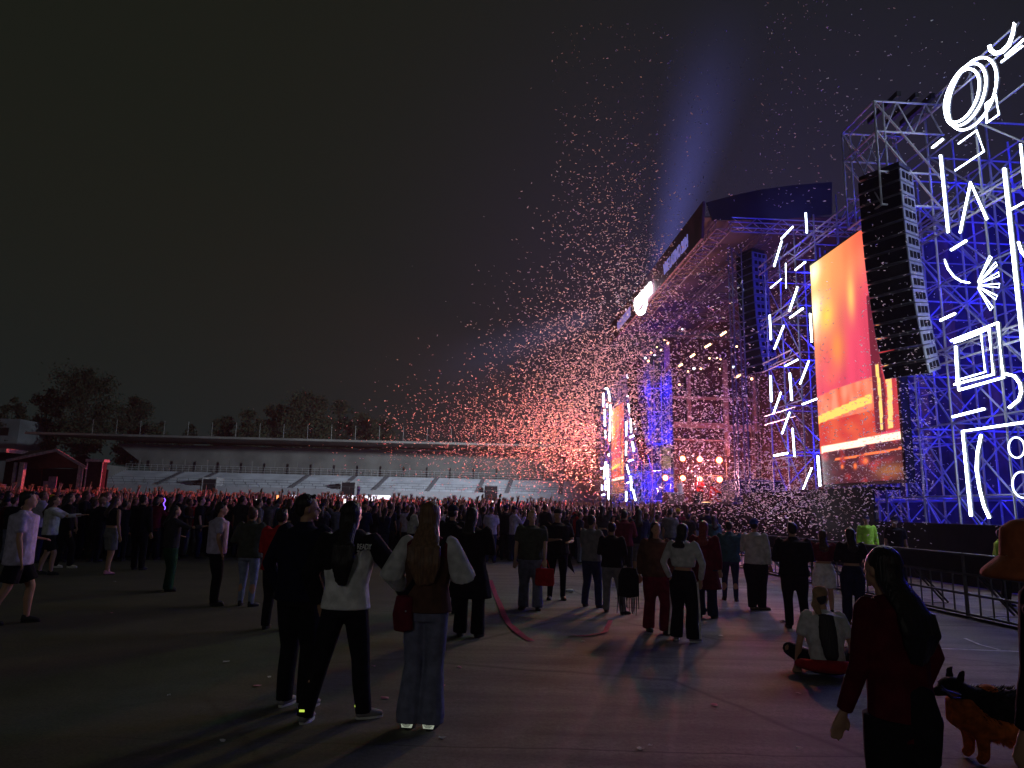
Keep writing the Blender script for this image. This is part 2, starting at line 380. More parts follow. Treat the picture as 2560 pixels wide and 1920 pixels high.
# blue floodlights inside the towers
BLUE = (.012, .012, 1.0)
for s, o, z, e in ((15.4, 16.2, 3.0, 520), (15.4, 16.2, 7.2, 620), (15.6, 16.2, 11.6, 700), (18.9, 16.3, 4.6, 560), (18.9, 16.3, 9.0, 700), (18.9, 16.2, 12.9, 520),
                   (21.5, 15.9, 6.5, 420), (24.5, 15.9, 12.4, 520), (28.3, 14.6, 4.5, 900), (28.3, 14.6, 8.6, 1000), (28.3, 14.6, 12.0, 600), (22.5, 15.9, 2.6, 300)):
    lamp('blue_flood', 'POINT', S(s, o, z), e * .52, BLUE, None, .15)
for s, o, z in ((57, 14, 4), (57, 14, 9), (67, 14, 5), (67, 14, 11), (51.7, 14, 3.5), (51.7, 14, 7.2), (51.7, 14, 11)):
    lamp('blue_flood', 'POINT', S(s, o, z), 950, BLUE, None, .2)
lamp('blue_roof_flood', 'SPOT', S(27, 15, 15), 300, (.22, .22, 1), S(37, 17, 19), .3, 70)

# ------------------------------------------------------------------ screens
def screen_colour(u, v):
    g = lambda cu, cv, su, sv: math.exp(-((u - cu) / su) ** 2 - ((v - cv) / sv) ** 2)
    def mix(a, b, k): k = max(0, min(1, k)); return [x + (y - x) * k for x, y in zip(a, b)]
    c = [1.0, .36, .12]
    c = mix(c, [1.0, .13, .06], g(.78, .98, .30, .10))
    c = mix(c, [1, .62, .16], g(.06, .93, .16, .09)); c = mix(c, [1.3, 1.2, .75], g(.05, .96, .10, .05))
    c = mix(c, [1, .55, .12], g(.92, .85, .10, .08))
    c = mix(c, [.78, .06, .13], (1 / (1 + math.exp(-(u * .62 + (.80 - v) * 1.4 - .35) * 12))))
    c = mix(c, [1.5, 1.3, .8], g(.03, .78, .13, .065)); c = mix(c, [1, .65, .10], g(.20, .73, .10, .06))
    c = mix(c, [1.1, .66, .16], .8 * g(.55, .76, .045, .08)); c = mix(c, [1, .32, .06], .8 * g(.33, .57, .10, .09))
    c = mix(c, [.90, .16, .10], .6 * g(.22, .46, .10, .05))
    st = noise.noise(Vector((u * 9, v * 2.2, 3))); c = [x * (1 + .22 * st) for x in c]
    if v < .40:
        top = .385 + .055 * u
        if v < top and u < .80:                                   # front of a riser
            c = mix([.85, .13, .06], [.95, .30, .18], .5 + noise.noise(Vector((u * 14, v * 14, 7))))
            if u < .72 and abs(v - (.285 + .045 * u)) < .018: c = [1.5, .70, .14]
            elif v < .27: c = mix([.62, .035, .03], [.75, .10, .04], .5 + noise.noise(Vector((u * 7, v * 20, 1))))
    if u > .74 and .18 < v < .72:                                 # player with instrument at the right
        w = .06 * noise.noise(Vector((v * 7, 2, u * 3)))
        c = [.16, .012, .03] if u < .84 + w else [.55, .04, .05]
        if abs(u - (.865 + w)) < .018 and v > .5: c = [1.1, .45, .12]
        if .19 < v < .44 and abs(u - (.80 + .5 * w)) < .017: c = [1.2, .75, .2]
        if .19 < v < .47 and abs(u - (.91 + .4 * w)) < .03: c = [1.25, .70, .22]
    if abs(v - (.150 + .008 * u)) < .014: c = [1.9, 1.1, .8] if u > .02 else [1, .2, .1]
    elif v < .150 + .008 * u:
        c = [.07, .01, .018]
        if abs(v - (.098 + .012 * u)) < .004 and u > .2: c = [1.2, .22, .06]
        k = .5 + noise.noise(Vector((u * 8, v * 22, 5)));  c = mix(c, [.45, .03, .03], max(0, k - .62) * 2.0)
        c = mix(c, [1.4, .25, .06], g(.30, .068, .018, .007) + g(.47, .065, .02, .01) + g(.60, .08, .03, .01))
        c = mix(c, [.35, .12, .03], g(.86, .035, .14, .022))
    return [max(.0, x) for x in c]
def screen(name, label, s0, s1, off, z0, z1, nu, nv, strength, frame=True):
    """s0 is the far edge (left in the photo), s1 the near edge"""
    t = thing(name, label, 'led screen')
    me = bpy.data.meshes.new('display'); vs, fs = [], []
    for j in range(nv + 1):
        for i in range(nu + 1): vs.append(S(s0 + (s1 - s0) * i / nu, off, z0 + (z1 - z0) * j / nv))
    for j in range(nv):
        for i in range(nu): a = j * (nu + 1) + i; fs.append((a, a + 1, a + nu + 2, a + nu + 1))
    me.from_pydata(vs, [], fs); ca = me.color_attributes.new('picture', 'FLOAT_COLOR', 'POINT')
    for j in range(nv + 1):
        for i in range(nu + 1):
            c = screen_colour(i / nu, j / nv); ca.data[j * (nu + 1) + i].color = (*c, 1)
    m, nt_, b = _bsdf('led_picture'); b.inputs['Base Color'].default_value = (.01, .01, .01, 1); b.inputs['Roughness'].default_value = .6
    at = nt_.nodes.new('ShaderNodeAttribute'); at.attribute_name = 'picture'
    nt_.links.new(at.outputs['Color'], b.inputs['Emission Color']); b.inputs['Emission Strength'].default_value = strength
    link('display', me, m, t)
    bm = BM(); w = .09
    sbox(bm, s1 - w, s1, off + .03, off + .3, z0 - w, z1 + w); sbox(bm, s0, s0 + w, off + .03, off + .3, z0 - w, z1 + w)
    sbox(bm, s1, s0, off + .03, off + .3, z1, z1 + w); sbox(bm, s1, s0, off + .03, off + .3, z0 - w, z0)
    sbox(bm, s1, s0, off + .31, off + .36, z0, z1)
    obj('frame', bm, BLACKM, t)
    bm = BM()
    for s in (s1 + .4, (s0 + s1) / 2, s0 - .4): tube(bm, S(s, off + .4, z0 - .3), S(s, off + .4, z1 + .5), .04)
    obj('hanging_bar', bm, ALUD, t)
    return t
pTL = onS(2021, 668, 12.9); pBL = onS(2055, 1212, 12.9); pBR = onS(2260, 1199, 12.9)
screen('led_screen', 'tall bright screen showing orange and crimson stage closeup, in front of the near scaffold tower',
       U.dot(pBL), U.dot(pBR), 12.9, pBL.z, pTL.z, 110, 220, 1.15)
q0 = onS(1529, 1026, 12.9); q1 = onS(1533, 1232, 12.9); q2 = onS(1560, 1225, 12.9)
screen('led_screen', 'small distant orange screen between two columns of white tubes left of the stage',
       U.dot(q0), U.dot(q2), 12.9, q1.z, q0.z, 40, 90, 1.3)

# ------------------------------------------------------------------ neon shapes
def neon(pix, off, label, r=.032, m=None, group='neon shapes on the near tower', closed=False, world=None):
    P = world or [onS(x, y, off) for x, y in pix]
    if closed: P = P + [P[0]]
    r *= .70
    bm = BM(); loft(bm, P, r, (0.3, .2, .9), 7, .4)
    t = obj('neon_tube', bm, m or NEON, None, True); tag(t, label, 'neon light', group)
    if m is not NEONTHIN:
        bm = BM(); loft(bm, [p + N * (r * 1.9) for p in P], r * 1.15, (.3, .2, .9), 5, .1); obj('channel', bm, ALUD, t)
    return t
def circle(s, z, off, r, n=36, sx=1.0): return [S(s + r * sx * math.cos(2 * math.pi * k / n), off, z + r * math.sin(2 * math.pi * k / n)) for k in range(n + 1)]
OFN = 12.75
neon([(2537, 60), (2533, 86), (2524, 113), (2507, 131), (2487, 136), (2475, 127), (2471, 115)], OFN, 'hook shaped neon tube topmost on the right tower')
neon([(2534, 56), (2529, 84), (2519, 110), (2503, 126), (2489, 130), (2480, 123), (2476, 112)], OFN, 'inner slim line inside the topmost neon hook', .018)
neon([(2560, 98), (2513, 140)], OFN, 'upper of two slanting neon bars beside the topmost hook')
neon([(2556, 115), (2503, 155)], OFN, 'lower of two slanting neon bars beside the topmost hook')
for px, py, r, lb in ((2403, 240, .66, 'smallest innermost neon ring of the three overlapping rings'), (2411, 238, .77, 'middle neon ring of the three overlapping rings'), (2428, 236, .88, 'largest outer neon ring of the three overlapping rings')):
    c = onS(px, py, OFN); neon(None, OFN, lb, .04, world=circle(U.dot(c), c.z, OFN, r))
neon([(2464, 260), (2489, 239), (2497, 286), (2467, 307)], OFN, 'narrow four sided neon frame just below the rings', .028, closed=True)
neon([(2396, 359), (2441, 326), (2460, 378), (2388, 426)], OFN, 'slanted open neon diamond under the rings', .026)
neon([(2331, 369), (2357, 348)], OFN, 'short thick neon dash left of the slanted diamond', .045)
neon([(2351, 388), (2370, 581)], OFN, 'long upright neon bar on the left edge of the right tower', .045)
neon([(2400, 582), (2426, 456), (2467, 548)], OFN, 'pointed neon chevron like an upside down letter V', .04)
neon([(2378, 625), (2415, 602)], OFN, 'short neon dash just below the pointed chevron', .045)
neon([(2361, 649), (2369, 671), (2384, 691), (2402, 703), (2423, 707)], OFN, 'curved neon arc left of the fan of rays', .03)
bmf = BM()
fc = onS(2440, 713, OFN)
for x, y in ((2477, 641), (2491, 659), (2497, 685), (2498, 714), (2491, 744), (2479, 772)):
    p = onS(x, y, OFN); d = (p - fc); w = d.cross(N).normalized() * .05; a = fc + d * .12
    loft(bmf, [a, p - w, p + w * 1.0, a], .013, (.3, .2, .9), 6, .3)
tag(obj('neon_fan', bmf, mat('neon_outline', (.8, .8, .8), emit=(.75, .86, 1), es=5), None, True), 'fan of six thin neon rays spreading to the right', 'neon light', 'neon shapes on the near tower')
neon([(2351, 801), (2387, 784)], OFN, 'short neon dash left below the fan of rays', .045)
for pts, lb, r in (([(2378, 852), (2494, 807), (2508, 944), (2397, 975), (2395, 960)], 'outermost of the nested neon squares', .045), ([(2386, 856), (2472, 822), (2483, 936), (2386, 961)], 'middle of the nested neon squares', .04), ([(2400, 853), (2452, 833), (2463, 930), (2390, 951)], 'innermost of the nested neon squares', .025)):
    neon(pts, OFN, lb, r)
neon([(2389, 866), (2394, 958)], OFN, 'upright neon bar inside the left side of the nested squares', .045)
neon([(2510, 421), (2560, 893), (2563, 930)], OFN, 'longest upright neon bar on the right tower', .05)
neon([(2551, 360), (2562, 470)], OFN, 'upright neon bar cut by the right picture edge, high up')
neon([(2527, 524), (2575, 498)], OFN, 'slim rising neon dash right of the longest bar', .03)
neon([(2546, 605), (2553, 628), (2570, 650)], OFN, 'small neon hook right of the longest bar', .04)
neon([(2382, 1042), (2460, 1022)], OFN, 'flat neon dash below the nested squares', .045)
neon([(2516, 935), (2536, 940), (2549, 958), (2553, 979), (2546, 1000), (2523, 1019)], OFN, 'neon arc bulging to the right beside the nested squares', .045)
neon([(2427, 1290), (2406, 1078), (2600, 1050)], OFN, 'big neon corner with long upright leg, lowest on the right tower', .045)
neon([(2452, 1087), (2443, 1133), (2441, 1175), (2448, 1220), (2460, 1266), (2473, 1295)], OFN, 'bowed neon tube like an opening bracket inside the big corner', .045)
for px, py, r, lb in ((2541, 1119, .24, 'small dim neon ring inside the big neon corner, upper one'), (2556, 1212, .30, 'small dim neon ring inside the big neon corner, lower one')):
    c = onS(px, py, OFN); neon(None, OFN, lb, .028, NEONTHIN, world=circle(U.dot(c), c.z, OFN, r, 24))
GL = 'neon tubes in the left column of the near tower'
ORD = ['topmost', 'second', 'third', 'fourth', 'fifth', 'sixth', 'seventh', 'eighth', 'ninth', 'tenth', 'eleventh', 'twelfth', 'thirteenth', 'fourteenth', 'fifteenth', 'sixteenth', 'seventeenth', 'eighteenth', 'nineteenth', 'twentieth']
left = [((2014, 532), (2017, 582), .04), ((1982, 567), (1953, 597), .04), ((1954, 603), (1935, 666), .045), ((1964, 658), (1965, 720), .02), ((2013, 655), (1988, 675), .04),
        ((1954, 697), (1926, 720), .025), ((1994, 717), (1973, 778), .045), ((2007, 771), (1975, 794), .045), ((1924, 788), (1927, 849), .045), ((1959, 814), (1936, 872), .045),
        ((2025, 784), (2029, 855), .045), ((1994, 899), (1963, 915), .04), ((2022, 902), (2000, 960), .04), ((1926, 940), (1928, 1004), .05), ((1974, 933), (1979, 1001), .05),
        ((1952, 981), (1934, 1033), .04), ((2042, 997), (2006, 1011), .04), ((1974, 1031), (1955, 1084), .04), ((1981, 1071), (1986, 1141), .04), ((1936, 1139), (1968, 1133), .06),
        ((2044, 1140), (2050, 1215), .055), ((2029, 1170), (2008, 1222), .035)]
cnt = {}
def kindof(a, b):
    dx, dy = abs(a[0] - b[0]), abs(a[1] - b[1])
    return 'upright' if dx < .2 * dy else ('flat' if dy < .75 * dx else 'slanting')
def neon_column(segs, k, where, group):
    segs = sorted(segs, key=lambda q: min(q[0][1], q[1][1])); tot = {}
    for a, b, r in segs: tot[kindof(a, b)] = tot.get(kindof(a, b), 0) + 1
    c = {}
    for a, b, r in segs:
        kd = kindof(a, b); i = c.get(kd, 0); c[kd] = i + 1
        o = ORD[i] if i < tot[kd] - 1 or i == 0 else 'lowest'
        neon([a, b], 12.8, '%s %s white tube %s%s' % (o, kd, '' if i == 0 or o == 'lowest' else 'from the top ', where), r * k, group=group)
neon_column(left, 1.0, 'in the column left of the big screen', GL)
T = lambda x, y: (1460 + x * .217, 900 + y * .217)
fr = [(500, 175, 520, 270), (535, 390, 500, 420), (510, 510, 532, 610), (540, 675, 540, 835), (485, 715, 485, 875), (575, 710, 600, 815), (530, 890, 575, 872), (485, 940, 483, 1100), (555, 945, 575, 1050),
      (515, 1165, 560, 1150), (490, 1205, 517, 1310), (540, 1340, 543, 1500), (500, 1415, 550, 1408), (485, 1515, 485, 1625), (565, 1495, 592, 1615)]
fl = [(225, 380, 220, 530), (262, 505, 265, 545), (238, 570, 240, 760), (303, 515, 295, 930), (243, 815, 245, 850), (248, 870, 249, 895), (283, 1080, 285, 1105), (250, 1175, 228, 1365), (252, 1175, 265, 1370),
      (195, 1250, 235, 1240), (275, 1205, 285, 1625), (207, 1440, 207, 1500), (250, 1390, 247, 1500), (212, 1555, 235, 1550)]
neon_column([(T(a, b), T(c, d), .085) for a, b, c, d in fr], 1, 'right of the distant narrow screen', 'neon tubes right of the distant screen')
neon_column([(T(a, b), T(c, d), .095) for a, b, c, d in fl], 1, 'left of the distant narrow screen', 'neon tubes left of the distant screen')
neon([T(245, 330), T(268, 330), T(288, 390), T(297, 470)], 12.8, 'curved white tube at the top of the distant tower', .09, group='neon tubes left of the distant screen')

# ------------------------------------------------------------------ main stage
stage = thing('main_stage', 'big covered festival stage with lettered roof fascia, open front and black deck skirt', 'stage')
WINE = mat('fascia_cloth', (.07, .028, .05), .8, 0, .3, 1.2)
pn = onS(1757, 503, 10.6); pf = onS(1524, 820, 10.6)
sN, sF = U.dot(pn), U.dot(pf); zT = pn.z; zB = zT - 1.75
bm = BM(); slab(bm, [S(sN, 10.6, zT), S(sF, 10.6, zT - .1), S(sF, 10.6, zB), S(sN + .35, 10.6, zB)], N * .12); obj('fascia', bm, WINE, stage)
SIDE = mat('roof_skin', (.016, .016, .020), .75, 0, .35, .6)
bm = BM()                                                   # gable end skin, folds towards the back
g = [(1766, 506), (1830, 489), (1900, 474), (1980, 463), (2080, 455), (2080, 536), (1960, 548), (1782, 552)]
slab(bm, [atU(x, y, sN + .25) for x, y in g], U * .08); obj('gable_skin', bm, SIDE, stage)
bm = BM(); zr = zB + .9
slab(bm, [S(sN + .4, 10.75, zr + .2), S(sF, 10.75, zr + .2), S(sF, 23, zr + .8), S(sN + .4, 23, zr + .8)], Z * .06); obj('roof_sheet', bm, mat('roof_underside', (.025, .018, .025), .9, 0, .3, .5), stage)
zt0 = atU(1790, 578, sN + .6).z
def truss(root, name, a, b, w, h, n, m=ALUD, r=.035):
    """box lattice between points a and b"""
    a, b = Vector(a), Vector(b); d = (b - a).normalized(); s = d.cross(Z).normalized() * w / 2; bm = BM()
    cs = [s, -s, s + Z * h, -s + Z * h]
    for c in cs: tube(bm, a + c, b + c, r)
    for i in range(n):
        p, q = a + (b - a) * (i / n), a + (b - a) * ((i + 1) / n)
        for c1, c2 in ((cs[0], cs[2]), (cs[1], cs[3]), (cs[0], cs[1])):
            tube(bm, p + (c1 if i % 2 else c2), q + (c2 if i % 2 else c1), r * .55, 5)
        tube(bm, p + cs[0], p + cs[1], r * .5, 4)
    return obj(name, bm, m, root)
PINKALU = mat('roof_truss_steel', (.14, .11, .13), .5, .3, .15, 2)
truss(stage, 'front_truss', S(sN + .3, 11.7, zt0), S(sF, 11.7, zt0), .75, .35, 40, PINKALU)
truss(stage, 'side_truss', S(sN + .5, 12.1, zt0 + .1), S(sN + .5, 22, zt0 + .1), .5, .5, 16, ALU)
for o in (14.2, 16.8, 19.4): truss(stage, 'roof_truss', S(sN + 1, o, zt0), S(sF, o, zt0), .35, .4, 22, PINKALU, .025)
for s in (36, 40.5, 45, 49.5): truss(stage, 'cross_truss', S(s, 12, zt0 - .4), S(s, 22, zt0 - .4), .35, .4, 14, PINKALU, .025)
bm = BM(); sbox(bm, 33, 53, 12.6, 23, 2.08, 2.2); obj('deck', bm, mat('deck_boards', (.05, .045, .05), .5, 0, .3, 3), stage)
bm = BM()
for i in range(60):
    s0, s1 = 31.2 + i * .365, 31.2 + (i + 1) * .365
    slab(bm, [S(s0, 12.5 + .05 * (i % 2), .03), S(s1, 12.5 + .05 * ((i + 1) % 2), .03), S(s1, 12.5 + .05 * ((i + 1) % 2), 2.07), S(s0, 12.5 + .05 * (i % 2), 2.07)], N * .015)
obj('deck_skirt', bm, DRAPE, stage)
def drape(s0, o0, s1, o1, z0, z1, n, amp=.12, m=DRAPE):
    bm = BM(); d = (S(s1, o1, 0) - S(s0, o0, 0)); nn_ = d.cross(Z).normalized(); P = []
    for i in range(n + 1): P.append(S(s0, o0, 0) + d * (i / n) + nn_ * amp * math.sin(i * 1.9))
    for i in range(n): slab(bm, [P[i] + Z * z0, P[i + 1] + Z * z0, P[i + 1] + Z * z1, P[i] + Z * z1], nn_ * .02)
    return bm
obj('back_drape', drape(33, 22.6, 54, 22.6, 2.2, zt0, 60), mat('stage_drape', (.035, .022, .03), .9, 0, .3, 2), stage)
obj('wing_drape', drape(53.6, 14.9, 53.6, 22.5, 2.2, zt0 + .5, 34, .1), mat('wing_drape', (.06, .032, .045), .9, 0, .3, 2), stage)
FR = mat('wing_frame_paint', (.30, .22, .24), .7, 0, .2, 3)
bm = BM()
def wing(x0, y0, x1, y1, w):
    a, b = atU(x0, y0, 53.2), atU(x1, y1, 53.2)
    d = (b - a); m_ = (a + b) / 2
    if abs(d.z) > abs(N.dot(d)): a = a - N * (N.dot(a) - N.dot(m_)); b = b - N * (N.dot(b) - N.dot(m_))
    else: a.z = b.z = m_.z
    d = b - a; add_box(bm, (a + b) / 2, d / 2, U * .12, d.normalized().cross(U) * w / 2)
wing(1667, 860, 1672, 1215, .42); wing(1720, 940, 1723, 1062, .32); wing(1812, 900, 1818, 1140, .36); wing(1884, 940, 1889, 1070, .32)
wing(1672, 992, 1886, 1000, .2); wing(1672, 1060, 1815, 1066, .42); wing(1819, 1069, 1900, 1073, .5); wing(1680, 1099, 1812, 1101, .12)
obj('wing_frame', bm, FR, stage)
for s, o in ((33.2, 13.2), (33.2, 22.2), (52.6, 13.4), (52.8, 22.2)):
    truss(stage, 'corner_tower', S(s, o, 2.2), S(s + .02, o, zt0), .5, .5, 20, ALUD, .04) if False else None
    b_ = BM()
    for ds, do in ((-.25, -.25), (.25, -.25), (.25, .25), (-.25, .25)): tube(b_, S(s + ds, o + do, 2.2), S(s + ds, o + do, zt0), .035)
    for k in range(24):
        z0_ = 2.2 + (zt0 - 2.2) * k / 24; z1_ = 2.2 + (zt0 - 2.2) * (k + 1) / 24
        tube(b_, S(s - .25, o - .25, z0_), S(s + .25, o - .25, z1_), .02, 4); tube(b_, S(s - .25, o + .25, z0_), S(s - .25, o - .25, z1_), .02, 4)
    obj('corner_tower', b_, ALUD, stage)
# lettering and logo on the fascia
def text(body, size, m, loc, xdir, ydir, name, parent=None, depth=.03, align='LEFT', sx=1.0):
    c = bpy.data.curves.new(name, 'FONT'); c.body = body; c.size = size; c.extrude = depth; c.align_x = align; c.offset = size * .012
    c.space_character = .95
    o = bpy.data.objects.new(name, c); COL.objects.link(o)
    dg = bpy.context.evaluated_depsgraph_get(); me = bpy.data.meshes.new_from_object(o.evaluated_get(dg)); bpy.data.objects.remove(o)
    x = Vector(xdir).normalized(); y = Vector(ydir).normalized(); z = x.cross(y)
    mt = Matrix((( x.x, y.x, z.x, loc[0]), (x.y, y.y, z.y, loc[1]), (x.z, y.z, z.z, loc[2]), (0, 0, 0, 1))) @ Matrix.Diagonal((sx, 1, 1, 1))
    me.transform(mt); me.materials.clear(); return link(name, me, m, parent)
LET = mat('lettering', (.5, .5, .8), .6, emit=(.17, .16, .50), es=.75)
a_ = onS(1656, 686, 10.5); b_ = onS(1731, 590, 10.5)
Lx = U.dot(a_) - U.dot(b_)
text('VIVE LATINO 2024', .95, LET, S(U.dot(a_), 10.57, zB + .38), -U, Z, 'lettering', stage, .02, sx=Lx / 8.9)
a2, b2 = onS(1541, 830, 10.5), onS(1581, 775, 10.5)
text('VIVE LATINO 2024', .95, LET, S(U.dot(a2), 10.57, zB + .38), -U, Z, 'lettering', stage, .02, sx=(U.dot(a2) - U.dot(b2)) / 8.9)
def logo():
    t = thing('stage_logo', 'glowing white emblem of a slanted flag and loop on the stage roof fascia', 'logo sign')
    outer = [(1586, 748), (1625, 705), (1627, 731), (1614, 746), (1614.5, 760), (1609, 780), (1603, 787), (1596, 788), (1591, 782), (1589.5, 777), (1587, 776), (1585.5, 765)]
    # outline with its hole cut by a seam
    hole = [(1592, 773), (1597, 778.5), (1602, 776), (1609, 764), (1608, 756), (1601, 760)]
    loop = outer[:9] + [hole[1], hole[2], hole[3], hole[4], hole[5], hole[0], (1589.6, 777.5)] + outer[10:]
    bm = BM(); ed = []
    for lp in (outer, hole):
        vv = [bm.verts.new(onS(x, y, 10.38)) for x, y in lp]
        for i in range(len(vv)): ed.append(bm.edges.new((vv[i], vv[(i + 1) % len(vv)])))
    bmesh.ops.triangle_fill(bm, edges=ed, use_beauty=True)
    ex = bmesh.ops.extrude_face_region(bm, geom=bm.faces[:]); bmesh.ops.translate(bm, verts=[q for q in ex['geom'] if isinstance(q, bmesh.types.BMVert)], vec=N * .10)
    obj('emblem', bm, mat('emblem_light', (1, 1, 1), emit=(.92, .97, 1), es=9), t)
    bm = BM(); slab(bm, [onS(x, y, 10.5) for x, y in [(1588, 751), (1623, 714), (1624, 728), (1601, 752), (1589, 760)]], N * .09); obj('back_plate', bm, BLACKM, t)
logo()
lamp('logo_spill', 'POINT', onS(1600, 745, 9.6), 90, (.85, .92, 1), None, .3)

# ------------------------------------------------------------------ speaker hangs
def speaker_hang(label, top, n, face, w, h, d, curve, front, side, group=None, lit=None):
    """a column of curved speaker boxes; face = direction the grilles look"""
    t = thing('speaker_array', label, 'speaker array', (0, 0, 0), 0, group)
    f = Vector(face).normalized(); lat = f.cross(Z).normalized(); p = Vector(top); ang = 0.0
    bm = BM(); add_box(bm, p + Z * .12, lat * w * .48, f * d * .45, Z * .06); tube(bm, p + Z * .15, p + Z * .6 + lat * .2, .012); tube(bm, p + Z * .15, p + Z * .6 - lat * .2, .012); obj('rigging_frame', bm, BLACKM, t)
    for i in range(n):
        ang += curve * (.3 + 1.7 * (i / n) ** 1.5) / n
        dn = (-Z * math.cos(ang) - f * math.sin(ang)); ff = (f * math.cos(ang) - Z * math.sin(ang))
        c = p + dn * h / 2; bm = BM()
        add_box(bm, c, lat * w / 2, ff * d / 2, dn * (h / 2 - .012))
        bmesh.ops.bevel(bm, geom=bm.edges[:], offset=.012, segments=1, affect='EDGES')
        for sd in (-1, 1):                                       # side plates, handle slots
            for k in (-1, 0, 1): add_box(bm, c + lat * sd * (w / 2 + .008) + ff * d * .27 * k, lat * .007, ff * d * .09, dn * h * .24, 1)
        b = obj('speaker_box', bm, [side, front], t)
        bm = BM(); add_box(bm, c + ff * (d / 2 + .012), lat * (w / 2 - .03), ff * .009, dn * (h / 2 - .035)); obj('grille', bm, front, b)
        p = p + dn * h
    return t
GR = mat('speaker_grille', (.010, .008, .011), .95, 0, .3, 40, spec=.03); BOX = mat('speaker_box_grey', (.15, .155, .19), .6, 0, .2, 5); BOXY = mat('speaker_box_pale', (.30, .28, .22), .6)
fdir = -N * .86 - U * .5
pt = atU(2212, 446, sc0 + .35)
speaker_hang('long curved black speaker hang in front of the big orange screen', pt, 15, fdir, 1.22, .385, .72, .34, GR, BOX, 'speaker hangs')
pt2 = atU(1878, 640, 33.0)
speaker_hang('grey sided speaker hang behind the left column of neon tubes', pt2, 16, -N * .93 - U * .36, 1.15, .38, 1.0, .25, GR, BOX, 'speaker hangs')
speaker_hang('dark speaker hang near the distant tower, left of the stage mouth', atU(1588, 905, 52), 20, -N * .9 - U * .4, 1.2, .4, .7, .55, GR, mat('speaker_box_brown', (.06, .03, .03), .7), 'speaker hangs')
speaker_hang('small yellow lit speaker hang beside the stage mouth', atU(1663, 1118, 51), 5, -N * .2 - U * .98, .74, .33, .6, .15, BOXY, BOXY, 'speaker hangs')
lamp('yellow_lamp', 'SPOT', atU(1663, 1160, 47), 260, (1, .8, .15), atU(1663, 1145, 51), .1, 26)

# ------------------------------------------------------------------ stage lamps
def disc(bm, c, n_, r, seg=20, mi=0):
    n_ = Vector(n_).normalized(); a = n_.cross(Z).normalized(); b = n_.cross(a)
    f = bm.faces.new([bm.verts.new(Vector(c) + a * r * math.cos(2 * math.pi * k / seg) + b * r * math.sin(2 * math.pi * k / seg)) for k in range(seg)]); f.material_index = mi
def can_lamp(label, p, face, r, lens, cat='stage lamp', group=None, rim=None, depth=None):
    f = Vector(face).normalized(); depth = depth or r * 1.6
    bm = BM(); loft(bm, [p - f * depth, p - f * depth * .6, p], [r * .55, r * .9, r], (.3, .2, .9), 14, .05); t = obj('stage_lamp', bm, BLACKM, None, True); tag(t, label, cat, group)
    bm = BM(); loft(bm, [p + f * .012, p + f * .03], r * .8, (.3, .2, .9), 18, .05); obj('lens', bm, lens, t)
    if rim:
        bm = BM(); loft(bm, [p + f * .004, p + f * .010], r * 1.25, (.3, .2, .9), 18, .02); obj('rim', bm, rim, t)  # halo of light round the lens, drawn as an emitting disc
    bm = BM(); tube(bm, p - f * depth * .5, p - f * depth * .5 + Z * r * 1.8, r * .12, 5); obj('bracket', bm, BLACKM, t)
    return t
for i, (x, y) in enumerate([(1706.5, 1146.5), (1749.5, 1148), (1798, 1150)]):
    can_lamp('round amber stage light, %s of three in the upper row' % ('left one', 'middle one', 'right one')[i], atU(x, y, 49.5), -U - N * .1, .19, AMBER, group='amber stage lights', rim=AMBERHALO)
for i, (x, y) in enumerate([(1663.5, 1194.5), (1707, 1195.5), (1749.5, 1198), (1799, 1199)]):
    can_lamp('round amber stage light, %s of four in the lower row' % ('leftmost', 'second from the left', 'third from the left', 'rightmost')[i], atU(x, y, 49.5), -U - N * .1, .19, AMBER, group='amber stage lights', rim=AMBERHALO)
bm = BM()
for y in (1138, 1187): a = atU(1655, y, 49.9); b = atU(1815, y + 3, 49.9); tube(bm, a, b, .05)
for x in (1655, 1728, 1815): a = atU(x, 1125, 49.9); tube(bm, a, Vector((a.x, a.y, 2.2)), .045)
tag(obj('lamp_rack', bm, BLACKM), 'black pipe rack holding the amber stage lights', 'lighting rack')
O1 = lambda x, y: (1440 + x * .289, 820 + y * .289)
rl = [(600, 260), (650, 212), (700, 165), (625, 285), (680, 235), (765, 105), (905, 320), (1010, 235), (1145, 150), (1275, 45), (1155, 262), (1220, 258), (1020, 350), (1080, 352), (1400, 415), (1520, 440), (1440, 525), (970, 375), (795, 130), (735, 190), (920, 10), (1460, 55), (1390, 160), (1250, 270), (1360, 335), (895, 490), (1245, 355)]
for i, (x, y) in enumerate(rl):
    px, py = O1(x, y); s = 50 if x < 800 else 43 + (i % 4)
    p = atU(px, py, s); k = (.11, .085, .07)[i % 3]
    nm = ['small', 'tilted', 'bright'][i % 3]
    can_lamp('small warm lamp glowing among the trusses under the stage roof', p, -U * .9 - N * (.2 + .1 * (i % 3)) - Z * .3, k, WARM if i % 4 else NEONTHIN, group='small lamps under the stage roof')
for i, (x0, y0, x1, y1) in enumerate([(1250, 65, 1298, 32), (1115, 168, 1165, 138), (990, 252, 1026, 226), (888, 332, 920, 312), (1378, 430, 1422, 405)]):
    a = atU(*O1(x0, y0), 44); b = atU(*O1(x1, y1), 44)
    bm = BM(); loft(bm, [a, b], .07, (.3, .2, .9), 7, .2); o = obj('strip_lamp', bm, WARM)
    tag(o, 'slanted warm strip lamp under the stage roof, %s in the slanting row' % ('highest', 'second highest', 'middle one', 'fourth', 'right hand one')[i], 'strip lamp', 'slanted strip lamps')
    bm = BM(); loft(bm, [a + U * .1, b + U * .1], .1, (.3, .2, .9), 6, .2); obj('housing', bm, BLACKM, o)
